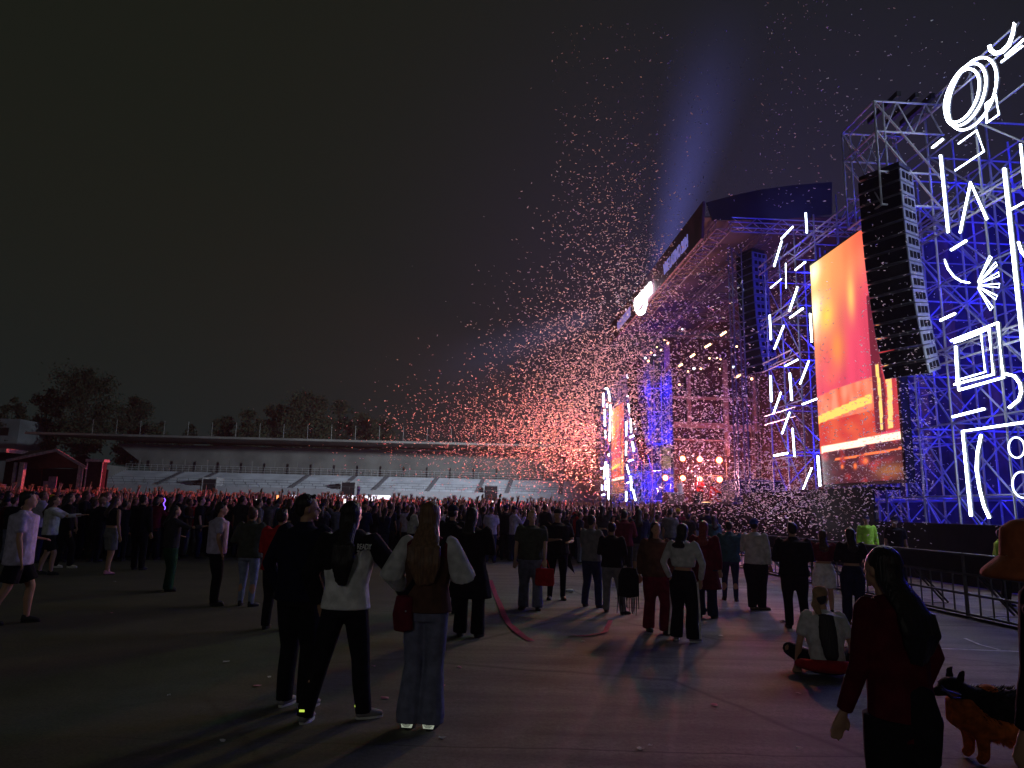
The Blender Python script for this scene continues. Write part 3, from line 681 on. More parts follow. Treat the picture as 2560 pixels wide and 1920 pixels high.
p = atU(1770, 622, 36); bm = BM(); loft(bm, [p, p + N * 1.45], .035, (.3, .2, .9), 6, .2); t_ = obj('strip_lamp', bm, NEONTHIN); tag(t_, 'flat pale strip lamp near the front corner of the stage roof', 'strip lamp')
bm = BM(); add_box(bm, p + N * .7 + Z * .14, N * .74, U * .05, Z * .09); obj('housing', bm, mat('blue_housing', (.03, .04, .25), .5), t_)

# blocks on the deck
def riser(s0, s1, o0, o1, z0, z1, m, label, cat='riser', group=None):
    bm = BM(); sbox(bm, s0, s1, o0, o1, z0, z1); bmesh.ops.bevel(bm, geom=bm.edges[:], offset=.03, segments=1, affect='EDGES')
    o = obj('riser', bm, m); tag(o, label, cat, group)
    bm = BM(); sbox(bm, s0 - .02, s0 - .005, o0 + .05, o1 - .05, z1 - .09, z1 - .03); obj('edge_strip', bm, WARM if z1 < 2.7 else ALU, o)
    return o
riser(47.2, 49, 15.8, 19.0, 2.2, 2.42, mat('riser_black', (.06, .04, .03), .6), 'low riser with a glowing front edge under the singer')
riser(47.0, 48.2, 13.4, 14.6, 2.2, 3.0, mat('amp_box', (.10, .06, .05), .7), 'brown equipment cabinet at the left of the stage')
riser(38.0, 40.5, 14.8, 17.5, 2.2, 3.55, mat('case_black', (.012, .012, .015), .6), 'black flight case the side stage man leans on')
def amp(x, y, s, label):
    p = atU(x, y, s); t = thing('guitar_amp', label, 'amplifier', p)
    bm = BM(); bxa(bm, -.9, .9, 0, .5, 0, .75); bmesh.ops.bevel(bm, geom=bm.edges[:], offset=.04, segments=2, affect='EDGES'); obj('cabinet', bm, mat('amp_orange', (.55, .14, .05), .6), t)
    for k in (-.45, .45): bm = BM(); loft(bm, [(k, -.02, .36), (k, -.005, .36)], .26, (1, 0, 0), 16, .1); obj('speaker_cone', bm, GR, t)
amp(1812, 1254, 48.4, 'orange amplifier cabinet on the riser beside the singer')

# ------------------------------------------------------------------ crowd barrier along the stage pit
MESHP = mat('barrier_panel', (.020, .020, .024), .7, .2)
STEEL = mat('barrier_steel', (.09, .09, .10), .45, .6)
def barrier(s0, s1, label):
    t = thing('crowd_barrier', label, 'crowd barrier', S(s0, 8.25, 0), 0, 'crowd barriers along the stage pit')
    L_ = s1 - s0
    def q(s, o, z): return U * s + N * o + Z * z
    bm = BM()
    for a, b in (((0, 0, .03), (0, 0, 1.04)), ((L_, 0, .03), (L_, 0, 1.04)), ((0, 0, 1.04), (L_, 0, 1.04)), ((0, 0, .72), (L_, 0, .72)), ((0, 0, .08), (L_, 0, .08)), ((0, 0, .4), (L_, 0, .4))):
        tube(bm, q(*a), q(*b), .022, 8)
    obj('frame', bm, STEEL, t)
    bm = BM(); add_box(bm, q(L_ / 2, .0, .88), U * (L_ / 2 - .03), N * .006, Z * .145); obj('solid_panel', bm, MESHP, t)
    for k in range(1, 6): bm = BM(); tube(bm, q(L_ * k / 6, 0, .08), q(L_ * k / 6, 0, .72), .013); obj('upright_bar', bm, STEEL, t)
    for k in (.05, L_ - .05): bm = BM(); tube(bm, q(k, .03, .95), q(k, .85, .06), .02); obj('rear_brace', bm, STEEL, t)
    bm = BM(); add_box(bm, q(L_ / 2, .45, .03), U * (L_ / 2 - .02), N * .45, Z * .012); obj('foot_plate', bm, MESHP, t)
s = 7.9; k = 0
NB = ['nearest at the right picture edge', 'second from the right edge', 'third from the right edge', 'behind the woman in red', 'fifth from the right edge']
while s < 36:
    L_ = 1.75
    barrier(s, s + L_ - .03, 'black steel crowd barrier with vertical bars, ' + (NB[k] if k < 5 else 'further along beside the crowd')); s += L_; k += 1

# ------------------------------------------------------------------ grandstand
def grandstand():
    t = thing('grandstand', 'long empty concrete grandstand with flat canopy roof across the far side', 'grandstand')
    Y0 = 112.0; Y1 = 126.0
    def P(px, py, y=Y0): return atY(px, py, y)
    xl = P(95, 1086).x; xr = 34.0
    zr = P(640, 1101).z; zr2 = P(1200, 1118).z; zroof = (zr + zr2) / 2
    CONC = mat('stand_concrete', (.30, .31, .34), .85, 0, .12, .5); CD = mat('stand_dark_roof', (.15, .15, .14), .9, 0, .2, .3); WH = mat('stand_white_trim', (.34, .34, .35), .6)
    bm = BM(); slab(bm, [(xl, Y0 - 3, zroof - .05), (xr, Y0 - 3, zroof - .05), (xr, Y1 + 6, zroof + .9), (xl + 8, Y1 + 6, zroof + .9)], (0, 0, .35)); obj('roof', bm, CD, t)
    bm = BM(); bxa(bm, xl, xr, Y0 - 3.12, Y0 - 3.02, zroof - .02, zroof + .22); obj('roof_edge', bm, CD, t)
    # soffit falls to the back wall
    ztop = P(640, 1176, Y1 - 4).z; zlow = P(640, 1226).z
    bm = BM(); slab(bm, [(xl + 6, Y1 - 2, zroof), (xr, Y1 - 2, zroof), (xr, Y1 - 2, ztop - 1), (xl + 14, Y1 - 2, ztop - 1)], (0, .3, 0)); obj('back_wall', bm, CD, t)
    xs = P(232, 1200).x; n = 16; zf = zlow
    bm = BM()
    for i in range(n):
        y = Y0 + (Y1 - 5 - Y0) * i / n; z = zf + (ztop - .6 - zf) * i / n; y2 = Y0 + (Y1 - 5 - Y0) * (i + 1) / n; z2 = zf + (ztop - .6 - zf) * (i + 1) / n
        f = bm.faces.new([bm.verts.new(v) for v in ((xs, y, z), (xr, y, z), (xr, y, z2), (xs, y, z2))]); bm.faces.new([bm.verts.new(v) for v in ((xs, y, z2), (xr, y, z2), (xr, y2, z2), (xs, y2, z2))])
    obj('seating_tier', bm, mat('seating_concrete', (.33, .35, .38), .85, 0, .18, .35), t)
    bm = BM(); bxa(bm, xs - .2, xr, Y0 - .3, Y0 - .02, 0, zf + .55); obj('front_wall', bm, mat('stand_wall', (.27, .27, .29), .8, 0, .1, .3), t)
    bm = BM(); bxa(bm, xs - .5, xs, Y0, Y1 - 4, 0, ztop); obj('end_wall', bm, CD, t)
    # tunnel mouths and stair flights
    dx = 1720 / Y0
    for px in (525, 872, 1228):
        p = P(px, 1215); bm = BM(); bxa(bm, p.x - 1.0, p.x + 1.0, Y0 - .4, Y0 + 1.2, zf - .6, zf + 1.6); obj('tunnel_mouth', bm, DRAPE, t)
        bm = BM()
        for e in (-1.12, 1.12): bxa(bm, p.x + e - .05, p.x + e + .05, Y0 - .45, Y0 + 2.6, zf - .6, zf + 1.9)
        bxa(bm, p.x - 1.1, p.x + 1.1, Y0 - .46, Y0 - .38, zf + 1.8, zf + 1.88); obj('tunnel_rail', bm, WH, t)
    for px in (380, 470, 720, 845, 930, 1065, 1190, 1265, 1400, 1480):
        x = P(px, 1190).x; bm = BM()
        for i in range(1, n, 1):
            y = Y0 + (Y1 - 5 - Y0) * i / n; z = zf + (ztop - .6 - zf) * i / n
            bxa(bm, x - .35 + i * .06, x + .35 + i * .06, y - .3, y - .03, z - .15, z + .2)
        obj('stair_flight', bm, mat('stair_dark', (.10, .10, .11), .9), t)
    # seat blocks low down
    bm = BM(); q = 0
    for r_ in range(3):
        z = zf + .55 + r_ * .42; y = Y0 - .1 + r_ * 1.2; x = xs + (r_ % 2) * .9
        bxa(bm, xs, xr, y - .36, y - .33, z + .33, z + .38)
        while x < xr: bxa(bm, x, x + .05, y - .37, y - .32, z - .05, z + .36); x += 1.8
    obj('seat_row_rail', bm, mat('rail_dark', (.09, .09, .10), .7), t)
    # rail along the top and roof columns
    bm = BM(); yt = Y1 - 4.9
    for z in (ztop - .25, ztop + .15, ztop + .55): tube(bm, (xs, yt, z), (xr, yt, z), .035, 4)
    x = xs
    while x < xr: tube(bm, (x, yt, ztop - .6), (x, yt, ztop + .55), .03, 4); x += 1.1
    obj('top_rail', bm, WH, t)
    x = xs + 2
    while x < xr:
        bm = BM(); bxa(bm, x - .09, x + .09, Y1 - 4.4, Y1 - 4.2, ztop - .6, ztop + 1.6); obj('roof_column', bm, CD, t); x += 3.95
    for px in range(228, 1500, 60):
        p = P(px, 1100); bm = BM(); tube(bm, (p.x, Y0, zroof + .2), (p.x - .05, Y0, zroof + 2.9), .03, 5); bxa(bm, p.x - .35, p.x + .35, Y0 - .3, Y0 + .3, zroof + .3, zroof + .55); obj('roof_mast', bm, mat('mast_grey', (.3, .3, .3), .6), t)
grandstand()
bm = BM(); a = atY(-60, 1045, 138); b = atY(52, 1045, 138); c = atY(0, 1250, 138)
bxa(bm, a.x - 6, b.x, 138, 150, 0, a.z); t_ = obj('pale_building', bm, mat('pale_render', (.22, .25, .27), .8, 0, .2, .3)); tag(t_, 'pale flat building behind a tree at the far left', 'building')
for i in range(3):
    bm = BM(); x = b.x - 3 - i * 3.2; bxa(bm, x - 1, x + 1, 137.9, 137.97, a.z - 3.4, a.z - 1.8); obj('window', bm, BLACKM, t_)
pole_ = thing('white_post', 'white post with dark bands rising behind the crowd in front of the stand', 'post', (atY(894, 1260, 80).x, 80, 0))
bm = BM(); loft(bm, [(0, 0, 0), (0, 0, atY(894, 1216, 80).z)], .17, (1, 0, 0), 12, .2); obj('shaft', bm, mat('post_white', (.55, .48, .46), .6), pole_)
bm = BM(); zz = atY(894, 1216, 80).z
for k in (.35, 1.2): loft(bm, [(0, 0, zz - k), (0, 0, zz - k - .12)], .18, (1, 0, 0), 12, .05)
obj('band', bm, BLACKM, pole_)
for i, (x0, x1) in enumerate(((718, 745), (846, 925), (930, 976))):
    a, b = atY(x0, 1242, 100), atY(x1, 1244, 100); bm = BM(); bxa(bm, a.x, b.x, 99.5, 100, a.z - 1.6, a.z + .25)
    tag(obj('market_counter', bm, mat('lit_counter', (.8, .8, .8), emit=(.85, .82, 1), es=1.1)), 'low white lit counter behind the crowd, %s' % ('left of the tall man', 'left of the white post', 'right of the white post')[i], 'counter', 'lit counters behind the crowd')

# ------------------------------------------------------------------ trees
LEAF = mat('leaf_dark', (.045, .055, .03), .8, 0, .4, .4); BARK = mat('bark', (.05, .04, .03), .9, 0, .3, 3)
def tree(px, pyt, pw, y, label, seed, dens=1.0):
    r = random.Random(seed); top = atY(px, pyt, y); H = top.z; wd = pw / FPX * y
    t = thing('tree', label, 'tree', (top.x, y, 0), 0, 'trees beyond the grandstand')
    bm = BM(); loft(bm, [(0, 0, 0), (.1, 0, H * .4), (-.1, 0, H * .7), (0, 0, H * .9)], [wd * .035, wd * .028, wd * .018, .05], (1, 0, 0), 8)
    cl = []
    for i in range(34):
        z = H * r.uniform(.40, .95); k = 1 - abs((z / H - .68)) * 1.5; x = r.uniform(-1, 1) * wd * .5 * max(.25, k); yy = r.uniform(-1, 1) * wd * .4 * max(.25, k)
        cl.append((x, yy, z, wd * r.uniform(.11, .2))); loft(bm, [(0, 0, z * .7), (x * .6, yy * .6, z * .9), (x, yy, z)], [.1, .06, .03], (0, 1, 0), 5)
    cl.append((0, 0, H * .96, wd * .09))
    obj('trunk', bm, BARK, t)
    vs, fs = [], []
    for x, yy, z, rr in cl:
        for i in range(int(190 * dens)):
            v = Vector((r.gauss(0, .55), r.gauss(0, .55), r.gauss(0, .5))) * rr + Vector((x, yy, z))
            s = r.uniform(.18, .42); a = Vector((r.uniform(-1, 1), r.uniform(-1, 1), r.uniform(-1, 1))).normalized(); b = a.cross(Vector((r.uniform(-1, 1), r.uniform(-1, 1), .3))).normalized()
            k = len(vs); vs += [v - a * s, v + b * s * .5, v + a * s, v - b * s * .5]; fs.append((k, k + 1, k + 2, k + 3))
    me = bpy.data.meshes.new('crown'); me.from_pydata(vs, [], fs); link('crown', me, LEAF, t)
TR = [(38, 990, 60, 'slim tree in front of the pale building at the far left', .8), (128, 968, 75, 'ragged dark tree left of the tall one beyond the stand', 1), (222, 924, 150, 'tallest spreading tree beyond the left end of the stand', 1.5),
      (338, 988, 85, 'lone pointed tree beyond the stand, right of the tallest', 1), (405, 1052, 60, 'low bush topped tree beyond the stand roof', .7), (480, 1060, 60, 'lowest small tree beyond the stand roof', .7),
      (570, 1040, 70, 'small spiky tree left of the broad dark clump', 1), (632, 1024, 75, 'conical tree beside the broad dark clump', 1), (700, 1008, 70, 'mid height tree joined to the left of the round crowned tree', 1), (772, 984, 125, 'broad round crowned tree, densest of the middle clump', 1.6),
      (850, 998, 80, 'open branched tree with sky gaps, right of the round crowned tree', .55), (905, 1030, 60, 'thin tree between the open tree and the stage side', .6), (955, 1045, 75, 'rightmost tree of the row beyond the stand roof', .9)]
for i, (a, b, c, l, d) in enumerate(TR): tree(a, b, c, 140 + (i * 7) % 12, l, 20 + i, d)

# ------------------------------------------------------------------ side booth on the left
def booth():
    Y = 44.0; P = lambda x, y: atY(x, y, Y)
    WT = mat('booth_white_frame', (.55, .50, .50), .6); CV = mat('booth_canvas', (.20, .15, .16), .85, 0, .2, 1)
    t = thing('booth', 'gabled white framed booth lit red at the left behind the crowd', 'booth')
    a, pk, b = P(20, 1152), P(144, 1126), P(218, 1170); z0 = 0
    bm = BM()
    for p, q in ((a, pk), (pk, b)):
        d = (q - p); add_box(bm, (p + q) / 2 - Vector((0, .1, 0)), d / 2, Vector((0, .06, 0)), d.normalized().cross(Vector((0, 1, 0))) * .085)
    obj('gable_trim', bm, WT, t)
    bm = BM(); D = Vector((-6, 3, 0))
    slab(bm, [a, pk, pk + D, a + D], (0, 0, .05)); slab(bm, [pk, b, b + D, pk + D], (0, 0, .05)); obj('roof_canvas', bm, CV, t)
    for x, w in ((38, .07), (57, .14), (200, .07), (207, .05)):
        p = P(x, 1170); bm = BM(); bxa(bm, p.x - w, p.x + w, Y - w, Y + w, 0, P(x, 1156 + (6 if x > 150 else 0)).z); obj('post', bm, WT, t)
    bm = BM(); p, q = P(30, 1160), P(204, 1168); bxa(bm, p.x, q.x, Y + 2.9, Y + 3, 0, q.z); slab(bm, [Vector((p.x, Y + 2.88, p.z - .05)), Vector((P(144, 1128).x, Y + 2.88, P(144, 1128).z)), Vector((q.x, Y + 2.88, q.z))], (0, .02, 0)); obj('rear_curtain', bm, DRAPE, t)
    p, q = P(100, 1190), P(126, 1235); bm = BM(); bxa(bm, p.x, q.x, Y + .4, Y + .45, 0, p.z); bmesh.ops.bevel(bm, geom=[e for e in bm.edges if abs(e.verts[0].co.z - p.z) < .01 and abs(e.verts[1].co.z - p.z) < .01 and abs(e.verts[0].co.x - e.verts[1].co.x) < .01 and e.verts[0].co.x < p.x + .01], offset=.3, segments=4, affect='EDGES')
    tag(obj('display_board', bm, mat('board_lilac', (.42, .32, .40), .7)), 'pale upright board with a rounded corner inside the booth', 'board')
    t2 = thing('side_panel_wall', 'tall dark panel with white edging right of the booth', 'panel')
    a, b = P(217, 1152), P(257, 1157); bm = BM(); bxa(bm, a.x, b.x, Y + .1, Y + .5, 0, a.z - .05); obj('panel', bm, mat('panel_maroon', (.06, .03, .035), .8), t2)
    bm = BM(); bxa(bm, a.x - .05, b.x + .1, Y - .05, Y + .6, a.z - .05, a.z + .12); bxa(bm, a.x, a.x + .06, Y + .02, Y + .08, 0, a.z - .06); bxa(bm, b.x - .06, b.x, Y + .02, Y + .08, 0, a.z - .06); obj('edging', bm, WT, t2)
    t3 = thing('kiosk', 'flat roofed red lit kiosk cut by the left picture edge', 'kiosk')
    a, b = P(-60, 1118), P(42, 1125); bm = BM(); bxa(bm, a.x, b.x, Y - .9, Y + 3, b.z - .22, b.z + .02); obj('roof', bm, WT, t3)
    bm = BM(); bxa(bm, a.x, b.x - .1, Y + 2.8, Y + 2.9, 0, b.z - .24); obj('rear_wall', bm, mat('kiosk_dark', (.05, .02, .02), .9), t3)
    c = P(28, 1211); bm = BM(); bxa(bm, a.x, c.x, Y - .9, Y - .4, c.z - .3, c.z); obj('counter', bm, WT, t3)
    bm = BM(); bxa(bm, a.x, c.x - .05, Y - .8, Y - .5, 0, c.z - .32); obj('counter_front', bm, CV, t3)
    p = P(31, 1212); bm = BM(); ell(bm, (p.x - .9, Y - .65, p.z + .16), (.17, .17, .17)); tag(obj('round_pot', bm, mat('pot', (.5, .2, .2), .6), None, True), 'round pot standing on the kiosk counter', 'pot')
booth()

# ------------------------------------------------------------------ people
PEND = []                                                   # meshes still to be fused into one smooth surface
def fuse(name, bm, m, parent, voxel, smooth=2):
    o = obj(name, bm, m, parent)
    if voxel:
        r = o.modifiers.new('r', 'REMESH'); r.mode = 'VOXEL'; r.voxel_size = voxel; r.use_smooth_shade = True
        if smooth: s = o.modifiers.new('s', 'SMOOTH'); s.factor = .5; s.iterations = smooth
        PEND.append(o)
    return o
def bake():
    dg = bpy.context.evaluated_depsgraph_get()
    for o in PEND:
        me = bpy.data.meshes.new_from_object(o.evaluated_get(dg)); old = o.data; mats = list(old.materials)
        o.modifiers.clear(); o.data = me; bpy.data.meshes.remove(old)
        if len(me.materials) == 0:
            for x in mats: me.materials.append(x)
        for p in me.polygons: p.use_smooth = True; p.material_index = 0
    PEND.clear()
POSE = {'down': ((.16, .02, -1), (.05, .22, -1)), 'fold': ((.22, .2, -1), (-1.0, .75, .12)), 'front': ((.22, .15, -1), (-.45, 1, -.05)),
        'phone': ((.2, .55, -.65), (-.3, .45, 1)), 'up': ((.35, .25, 1), (-.15, .1, 1)), 'upwide': ((.8, .15, .8), (.0, .1, 1)), 'pocket': ((.45, -.1, -1), (-.30, .35, -1)),
        'hip': ((.75, -.25, -.75), (-.7, .35, -.6)), 'reach': ((.2, .9, -.45), (0, 1, .12)), 'bend': ((.3, -.3, -1), (-.2, 1, -.15)), 'over': ((1, .1, -.12), (.9, .3, -.5)), 'swing': ((.1, -.5, -1), (.02, .0, -1)), 'guitar': ((.3, .25, -1), (-.6, .9, .25)),
        'mic': ((.15, .5, -.9), (-.35, .35, 1)), 'hang': ((.08, .3, -1), (.0, .5, -1)), 'lean': ((.25, .5, -.85), (-.9, .6, .0)), 'ground': ((.3, -.1, -1), (.1, .3, -1))}
def person(px=0, py=0, top=None, h=1.68, rz=0, L='down', Rr='down', w=1.0, shirt='black', sleeve='short', cut='tee', pants='jean', leg='straight', hair='short', hc='black', skin=0,
           shoes=SHOEB, feet=None, label='', group=None, turn=0, lean=0, voxel=.016, fingers=False, face=False, pos=None, fem=False, hairlen=.72, hairw=1.0, hb=.090, sit=False, z=0.0, cat='person'):
    """rz: heading in degrees clockwise from looking away from the camera; L, Rr arm poses; feet: [(x, y, toe), (x, y, toe)] in units of height"""
    base = Vector(pos) if pos is not None else onG(px, py)
    if top is not None:
        d = base.y; h = atY(px, top, d).z; h = max(1.2, min(2.0, h))
    t = thing('person', label, cat, (base.x, base.y, z if pos is None else base.z), -rad(rz), group)
    sk = SKIN[skin]; H = h; V = lambda x, y, z_: Vector((x * H, y * H, z_ * H))
    ln = math.tan(rad(lean))
    Lz = lambda x, y, z_: V(x, y + max(0, z_ - .52) * ln, z_ - max(0, z_ - .52) * (1 - math.cos(rad(lean))))
    feet = feet or [(-R.uniform(.06, .085), R.uniform(-.03, .03), -R.uniform(4, 20)), (R.uniform(.06, .085), R.uniform(-.03, .03), R.uniform(4, 25))]
    hip = [V(-.05 * w, 0, .5), V(.05 * w, 0, .5)]
    ank = [V(f[0], f[1], .04) for f in feet]; kn = []
    for i in range(2):
        m_ = (hip[i] + ank[i]) / 2; dd = feet[i][1]; kn.append(m_ + V(0, .02 + (.03 if dd > .05 else 0), .0))
    if sit:
        hip = [V(-.06, 0, .07), V(.06, 0, .07)]; kn = [V(-.2, .14, .13), V(.2, .14, .13)]; ank = [V(.05, .26, .035), V(-.05, .28, .035)]
    dz = -.45 if sit else 0
    Q = lambda x, y, z_: Lz(x, y, z_) + V(0, 0, dz)
    th = {'straight': .052, 'slim': .046, 'wide': .062, 'baggy': .07, 'flare': .05}[leg] * w ** .5
    # ----- body
    bm = BM()
    lat = (1, 0, 0)
    loft(bm, [Q(0, 0, .505), Q(0, 0, .54), Q(0, 0, .61), Q(0, 0, .72), Q(0, 0, .80), Q(0, 0, .83)], [(.085 * H * w, .058 * H * w), (.09 * H * w, .06 * H * w), (.068 * H * w, .05 * H * w), (.09 * H * w, .06 * H * w), (.080 * H * w, .040 * H * w), (.045 * H, .033 * H)], lat, 12)
    loft(bm, [Q(0, 0, .80), Q(0, .005, .85), Q(0, .01, .885)], [.034 * H, .031 * H, .031 * H], lat, 8)
    hd = Q(0, .012, .93); ry = Matrix.Rotation(-rad(turn), 3, 'Z')
    def hp(x, y, z_): return hd + ry @ V(x, y, z_)
    ell(bm, hp(0, -.005, .008), (.045 * H, .055 * H, .058 * H), ry); ell(bm, hp(0, .018, -.028), (.033 * H, .036 * H, .034 * H), ry)
    ell(bm, hp(0, .055, -.012), (.009 * H, .012 * H, .015 * H), ry, 1); ell(bm, hp(0, .046, .006), (.024 * H, .009 * H, .006 * H), ry, 1)
    ell(bm, hp(0, .048, -.036), (.014 * H, .007 * H, .006 * H), ry, 1); ell(bm, hp(0, .046, -.054), (.012 * H, .010 * H, .009 * H), ry, 1)
    for s in (-1, 1): ell(bm, hp(s * .045, -.005, -.008), (.006 * H, .012 * H, .018 * H), ry, 1)
    for i in range(2): loft(bm, [hip[i], kn[i], (kn[i] + ank[i]) / 2 + V(0, -.008, .02), ank[i], ank[i] + V(0, .02, -.02)], [.052 * H, .034 * H, .033 * H, .021 * H, .02 * H], lat, 9)
    sh, el, wr, hdn = [], [], [], []
    for i, (s, pz) in enumerate(((-1, L), (1, Rr))):
        d1, d2 = POSE[pz] if isinstance(pz, str) else pz
        S_ = Q(s * .103 * w, 0, .812); a = Vector((d1[0] * s, d1[1], d1[2])).normalized(); b = Vector((d2[0] * s, d2[1], d2[2])).normalized()
        E = S_ + a * .172 * H; K = E + b * .145 * H
        sh.append(S_); el.append(E); wr.append(K); hdn.append(b)
        loft(bm, [S_ - a * .01 * H, S_.lerp(E, .5), E, E.lerp(K, .35), K], [.024 * H, .024 * H, .021 * H, .022 * H, .015 * H], (0, 1, 0), 8)
        up = Vector((0, 0, 1)) if abs(b.z) < .7 else Vector((s * -.2, 1, 0)); side = b.cross(up).normalized(); nrm = side.cross(b)
        pc = K + b * .028 * H; loft(bm, [K, pc, K + b * .052 * H], [(.014 * H, .011 * H), (.022 * H, .010 * H), (.021 * H, .009 * H)], side, 8)
        fr_ = .0058 * H if fingers else .0072 * H
        for q, (o_, ln_) in enumerate(((-.018, .036), (-.006, .043), (.006, .041), (.018, .032))):
            f0 = K + b * .052 * H + side * o_ * H; cu = nrm * -.35 if b.z < .3 else nrm * -.08; sp = side * o_ * (9 if b.z > .5 else 3)
            f1 = f0 + (b + sp * .5).normalized() * ln_ * .5 * H; f2 = f1 + (b + sp * .5 + cu * 1.5).normalized() * ln_ * .55 * H
            loft(bm, [f0 - b * .008 * H, f1, f2], [fr_, fr_, fr_ * .8], (0, 1, .1), 6)
        th0 = K + b * .02 * H - side * s * .014 * H; loft(bm, [th0, th0 - side * s * .018 * H + b * .018 * H, th0 - side * s * .022 * H + b * .038 * H], [fr_ * 1.2, fr_ * 1.1, fr_ * .9], (0, 1, .1), 6)
    fuse('body', bm, sk, t, min(voxel, .010) if fingers else voxel, 1)
    if face:
        for s in (-1, 1):
            bm = BM(); ell(bm, hp(s * .019, .046, -.004), (.006 * H, .004 * H, .0035 * H), ry, 1); obj('eye', bm, SHOEB, t, True)
    # ----- trousers or skirt
    of = .012 * H
    if pants:
        bm = BM()
        if leg == 'skirt' if False else cut == 'dress': pass
        loft(bm, [Q(0, 0, .465 if not sit else .47), Q(0, 0, .50), Q(0, 0, .55), Q(0, 0, .595)], [(.085 * H * w + of, .058 * H * w + of), (.092 * H * w + of, .064 * H * w + of), (.085 * H * w + of, .06 * H * w + of), (.07 * H * w + of, .052 * H * w + of)], lat, 12, .1)
        shorts = leg == 'straight' and pants.endswith('_shorts')
        for i in range(2):
            hh, k_, a_ = hip[i], kn[i], ank[i]; w0 = th + .006 * H - .006 * H
            if shorts or pants.endswith('_shorts'):
                e = hh.lerp(k_, .82); loft(bm, [hh, hh.lerp(k_, .4), e], [th * H * 1.08, th * H * 1.12, th * H * 1.15], lat, 10, .1)
            else:
                e = a_ + V(0, 0, -.012)
                kr = {'straight': .045, 'slim': .038, 'wide': .052, 'baggy': .058, 'flare': .043}[leg] * H; er = {'straight': .038, 'slim': .029, 'wide': .055, 'baggy': .048, 'flare': .060}[leg] * H
                md = k_.lerp(a_, .5) + V(R.uniform(-.004, .004), R.uniform(-.005, .002), 0)
                loft(bm, [hh, hh.lerp(k_, .5), k_, md, a_.lerp(md, .25), e], [th * H * 1.15, th * H * 1.05, kr, (kr + er) / 2 * 1.02, er * 1.05, er], lat, 12, .05)
        fuse('shorts' if pants.endswith('_shorts') else 'trousers', bm, F(pants.replace('_shorts', '')), t, voxel * 1.0, 2)
    # ----- top
    if cut == 'bare': pass
    hem = {'tee': .50, 'crop': .625, 'jacket': .49, 'coat': .30, 'long': .44, 'vest': .52, 'dress': .30, 'poncho': .36}[cut]
    o2 = .018 * H if cut in ('jacket', 'coat', 'poncho') else .013 * H
    bm = BM(); rows, rr = [], []
    zz = [hem]
    for q in (.47, .53, .61, .66, .72, .775, .81): 
        if q > hem + .03: zz.append(q)
    prof = lambda z_: (.095 if z_ < .5 else .094 - (z_ - .5) * .16 if z_ < .61 else .078 + (z_ - .61) * .2 if z_ < .72 else .100 + (z_ - .72) * .08)
    for q in zz:
        fl = max(0, .52 - q) * (.22 if cut in ('coat', 'dress', 'poncho') else .05) + (.012 if cut in ('jacket', 'tee', 'long') else 0)
        rr.append(((prof(q) * w + fl) * H + o2, (.06 * w + fl * .8) * H + o2)); rows.append(Q(0, 0, q) if q > .46 or sit else Q(0, 0, q))
    rows += [Q(0, 0, .832), Q(0, .002, .85)]; rr += [(.062 * H + o2 * .6, .042 * H + o2 * .5), (.036 * H + o2 * .4, .034 * H + o2 * .4)]
    loft(bm, rows, rr, lat, 14, .1)
    for i in range(2):
        S_, E, K = sh[i], el[i], wr[i]
        if sleeve == 'none': continue
        fat = (.006 if cut in ('jacket', 'coat') else .0) * H
        ua = (E - S_).normalized() * -.026 * H; sk0 = S_.lerp(Q(0, 0, .80), .18) + ua
        if sleeve == 'short': loft(bm, [sk0, S_.lerp(Q(0, 0, .80), .06), S_.lerp(E, .3), S_.lerp(E, .72)], [.030 * H, .040 * H, .038 * H, .037 * H], (0, 1, 0), 9, .5)
        else:
            e = K if sleeve == 'long' else E.lerp(K, .5)
            loft(bm, [sk0, S_.lerp(Q(0, 0, .80), .06), S_.lerp(E, .5), E, E.lerp(e, .5), e], [.031 * H + fat, .041 * H + fat, .035 * H + fat, .031 * H + fat, .029 * H + fat, .024 * H + fat], (0, 1, 0), 9, .1)
    if cut in ('jacket', 'coat') and hair not in ('long',): loft(bm, [Q(0, 0, .835), Q(0, -.003, .865)], [(.046 * H, .046 * H), (.043 * H, .046 * H)], lat, 10, .05)
    fuse({'jacket': 'jacket', 'coat': 'coat', 'vest': 'waistcoat', 'dress': 'dress', 'poncho': 'cape'}.get(cut, 'shirt'), bm, F(shirt), t, voxel, 2)
    # ----- shoes
    for i in range(2):
        a_, tw = ank[i], rad(feet[i][2]) if not sit else rad((60, -60)[i]); fd = Vector((math.sin(tw), math.cos(tw), 0)); sd = Vector((fd.y, -fd.x, 0))
        g = Vector((a_.x, a_.y, a_.z - .04 * H)); bm = BM()
        loft(bm, [g - fd * .028 * H + Z * .022 * H, g + Z * .026 * H, g + fd * .045 * H + Z * .022 * H, g + fd * .088 * H + Z * .016 * H], [(.020 * H, .020 * H), (.024 * H, .026 * H), (.027 * H, .021 * H), (.022 * H, .014 * H)], sd, 10, .6)
        loft(bm, [g + Z * .03 * H - fd * .01 * H, g + Z * .058 * H - fd * .008 * H], [(.022 * H, .026 * H), (.022 * H, .026 * H)], sd, 9, .1)
        s_ = fuse('shoe', bm, shoes, t, min(voxel, .012), 1)
        bm = BM(); pts = []
        for k in range(16):
            an = 2 * math.pi * k / 16; pts.append(g + fd * (.030 + .066 * math.cos(an)) * H + sd * (.027 * math.sin(an) * (1 + .12 * math.cos(an))) * H + Z * .002)
        slab(bm, pts, Z * .010 * H); obj('sole', bm, SHOEW if shoes in (SHOEG, SHOEW) else SHOEB, s_)
    # ----- hair and hats
    hm = hairm(hc if hc in ('black', 'brown', 'lightbrown', 'red', 'blonde') else 'black'); bm = BM(); nm = 'hair'
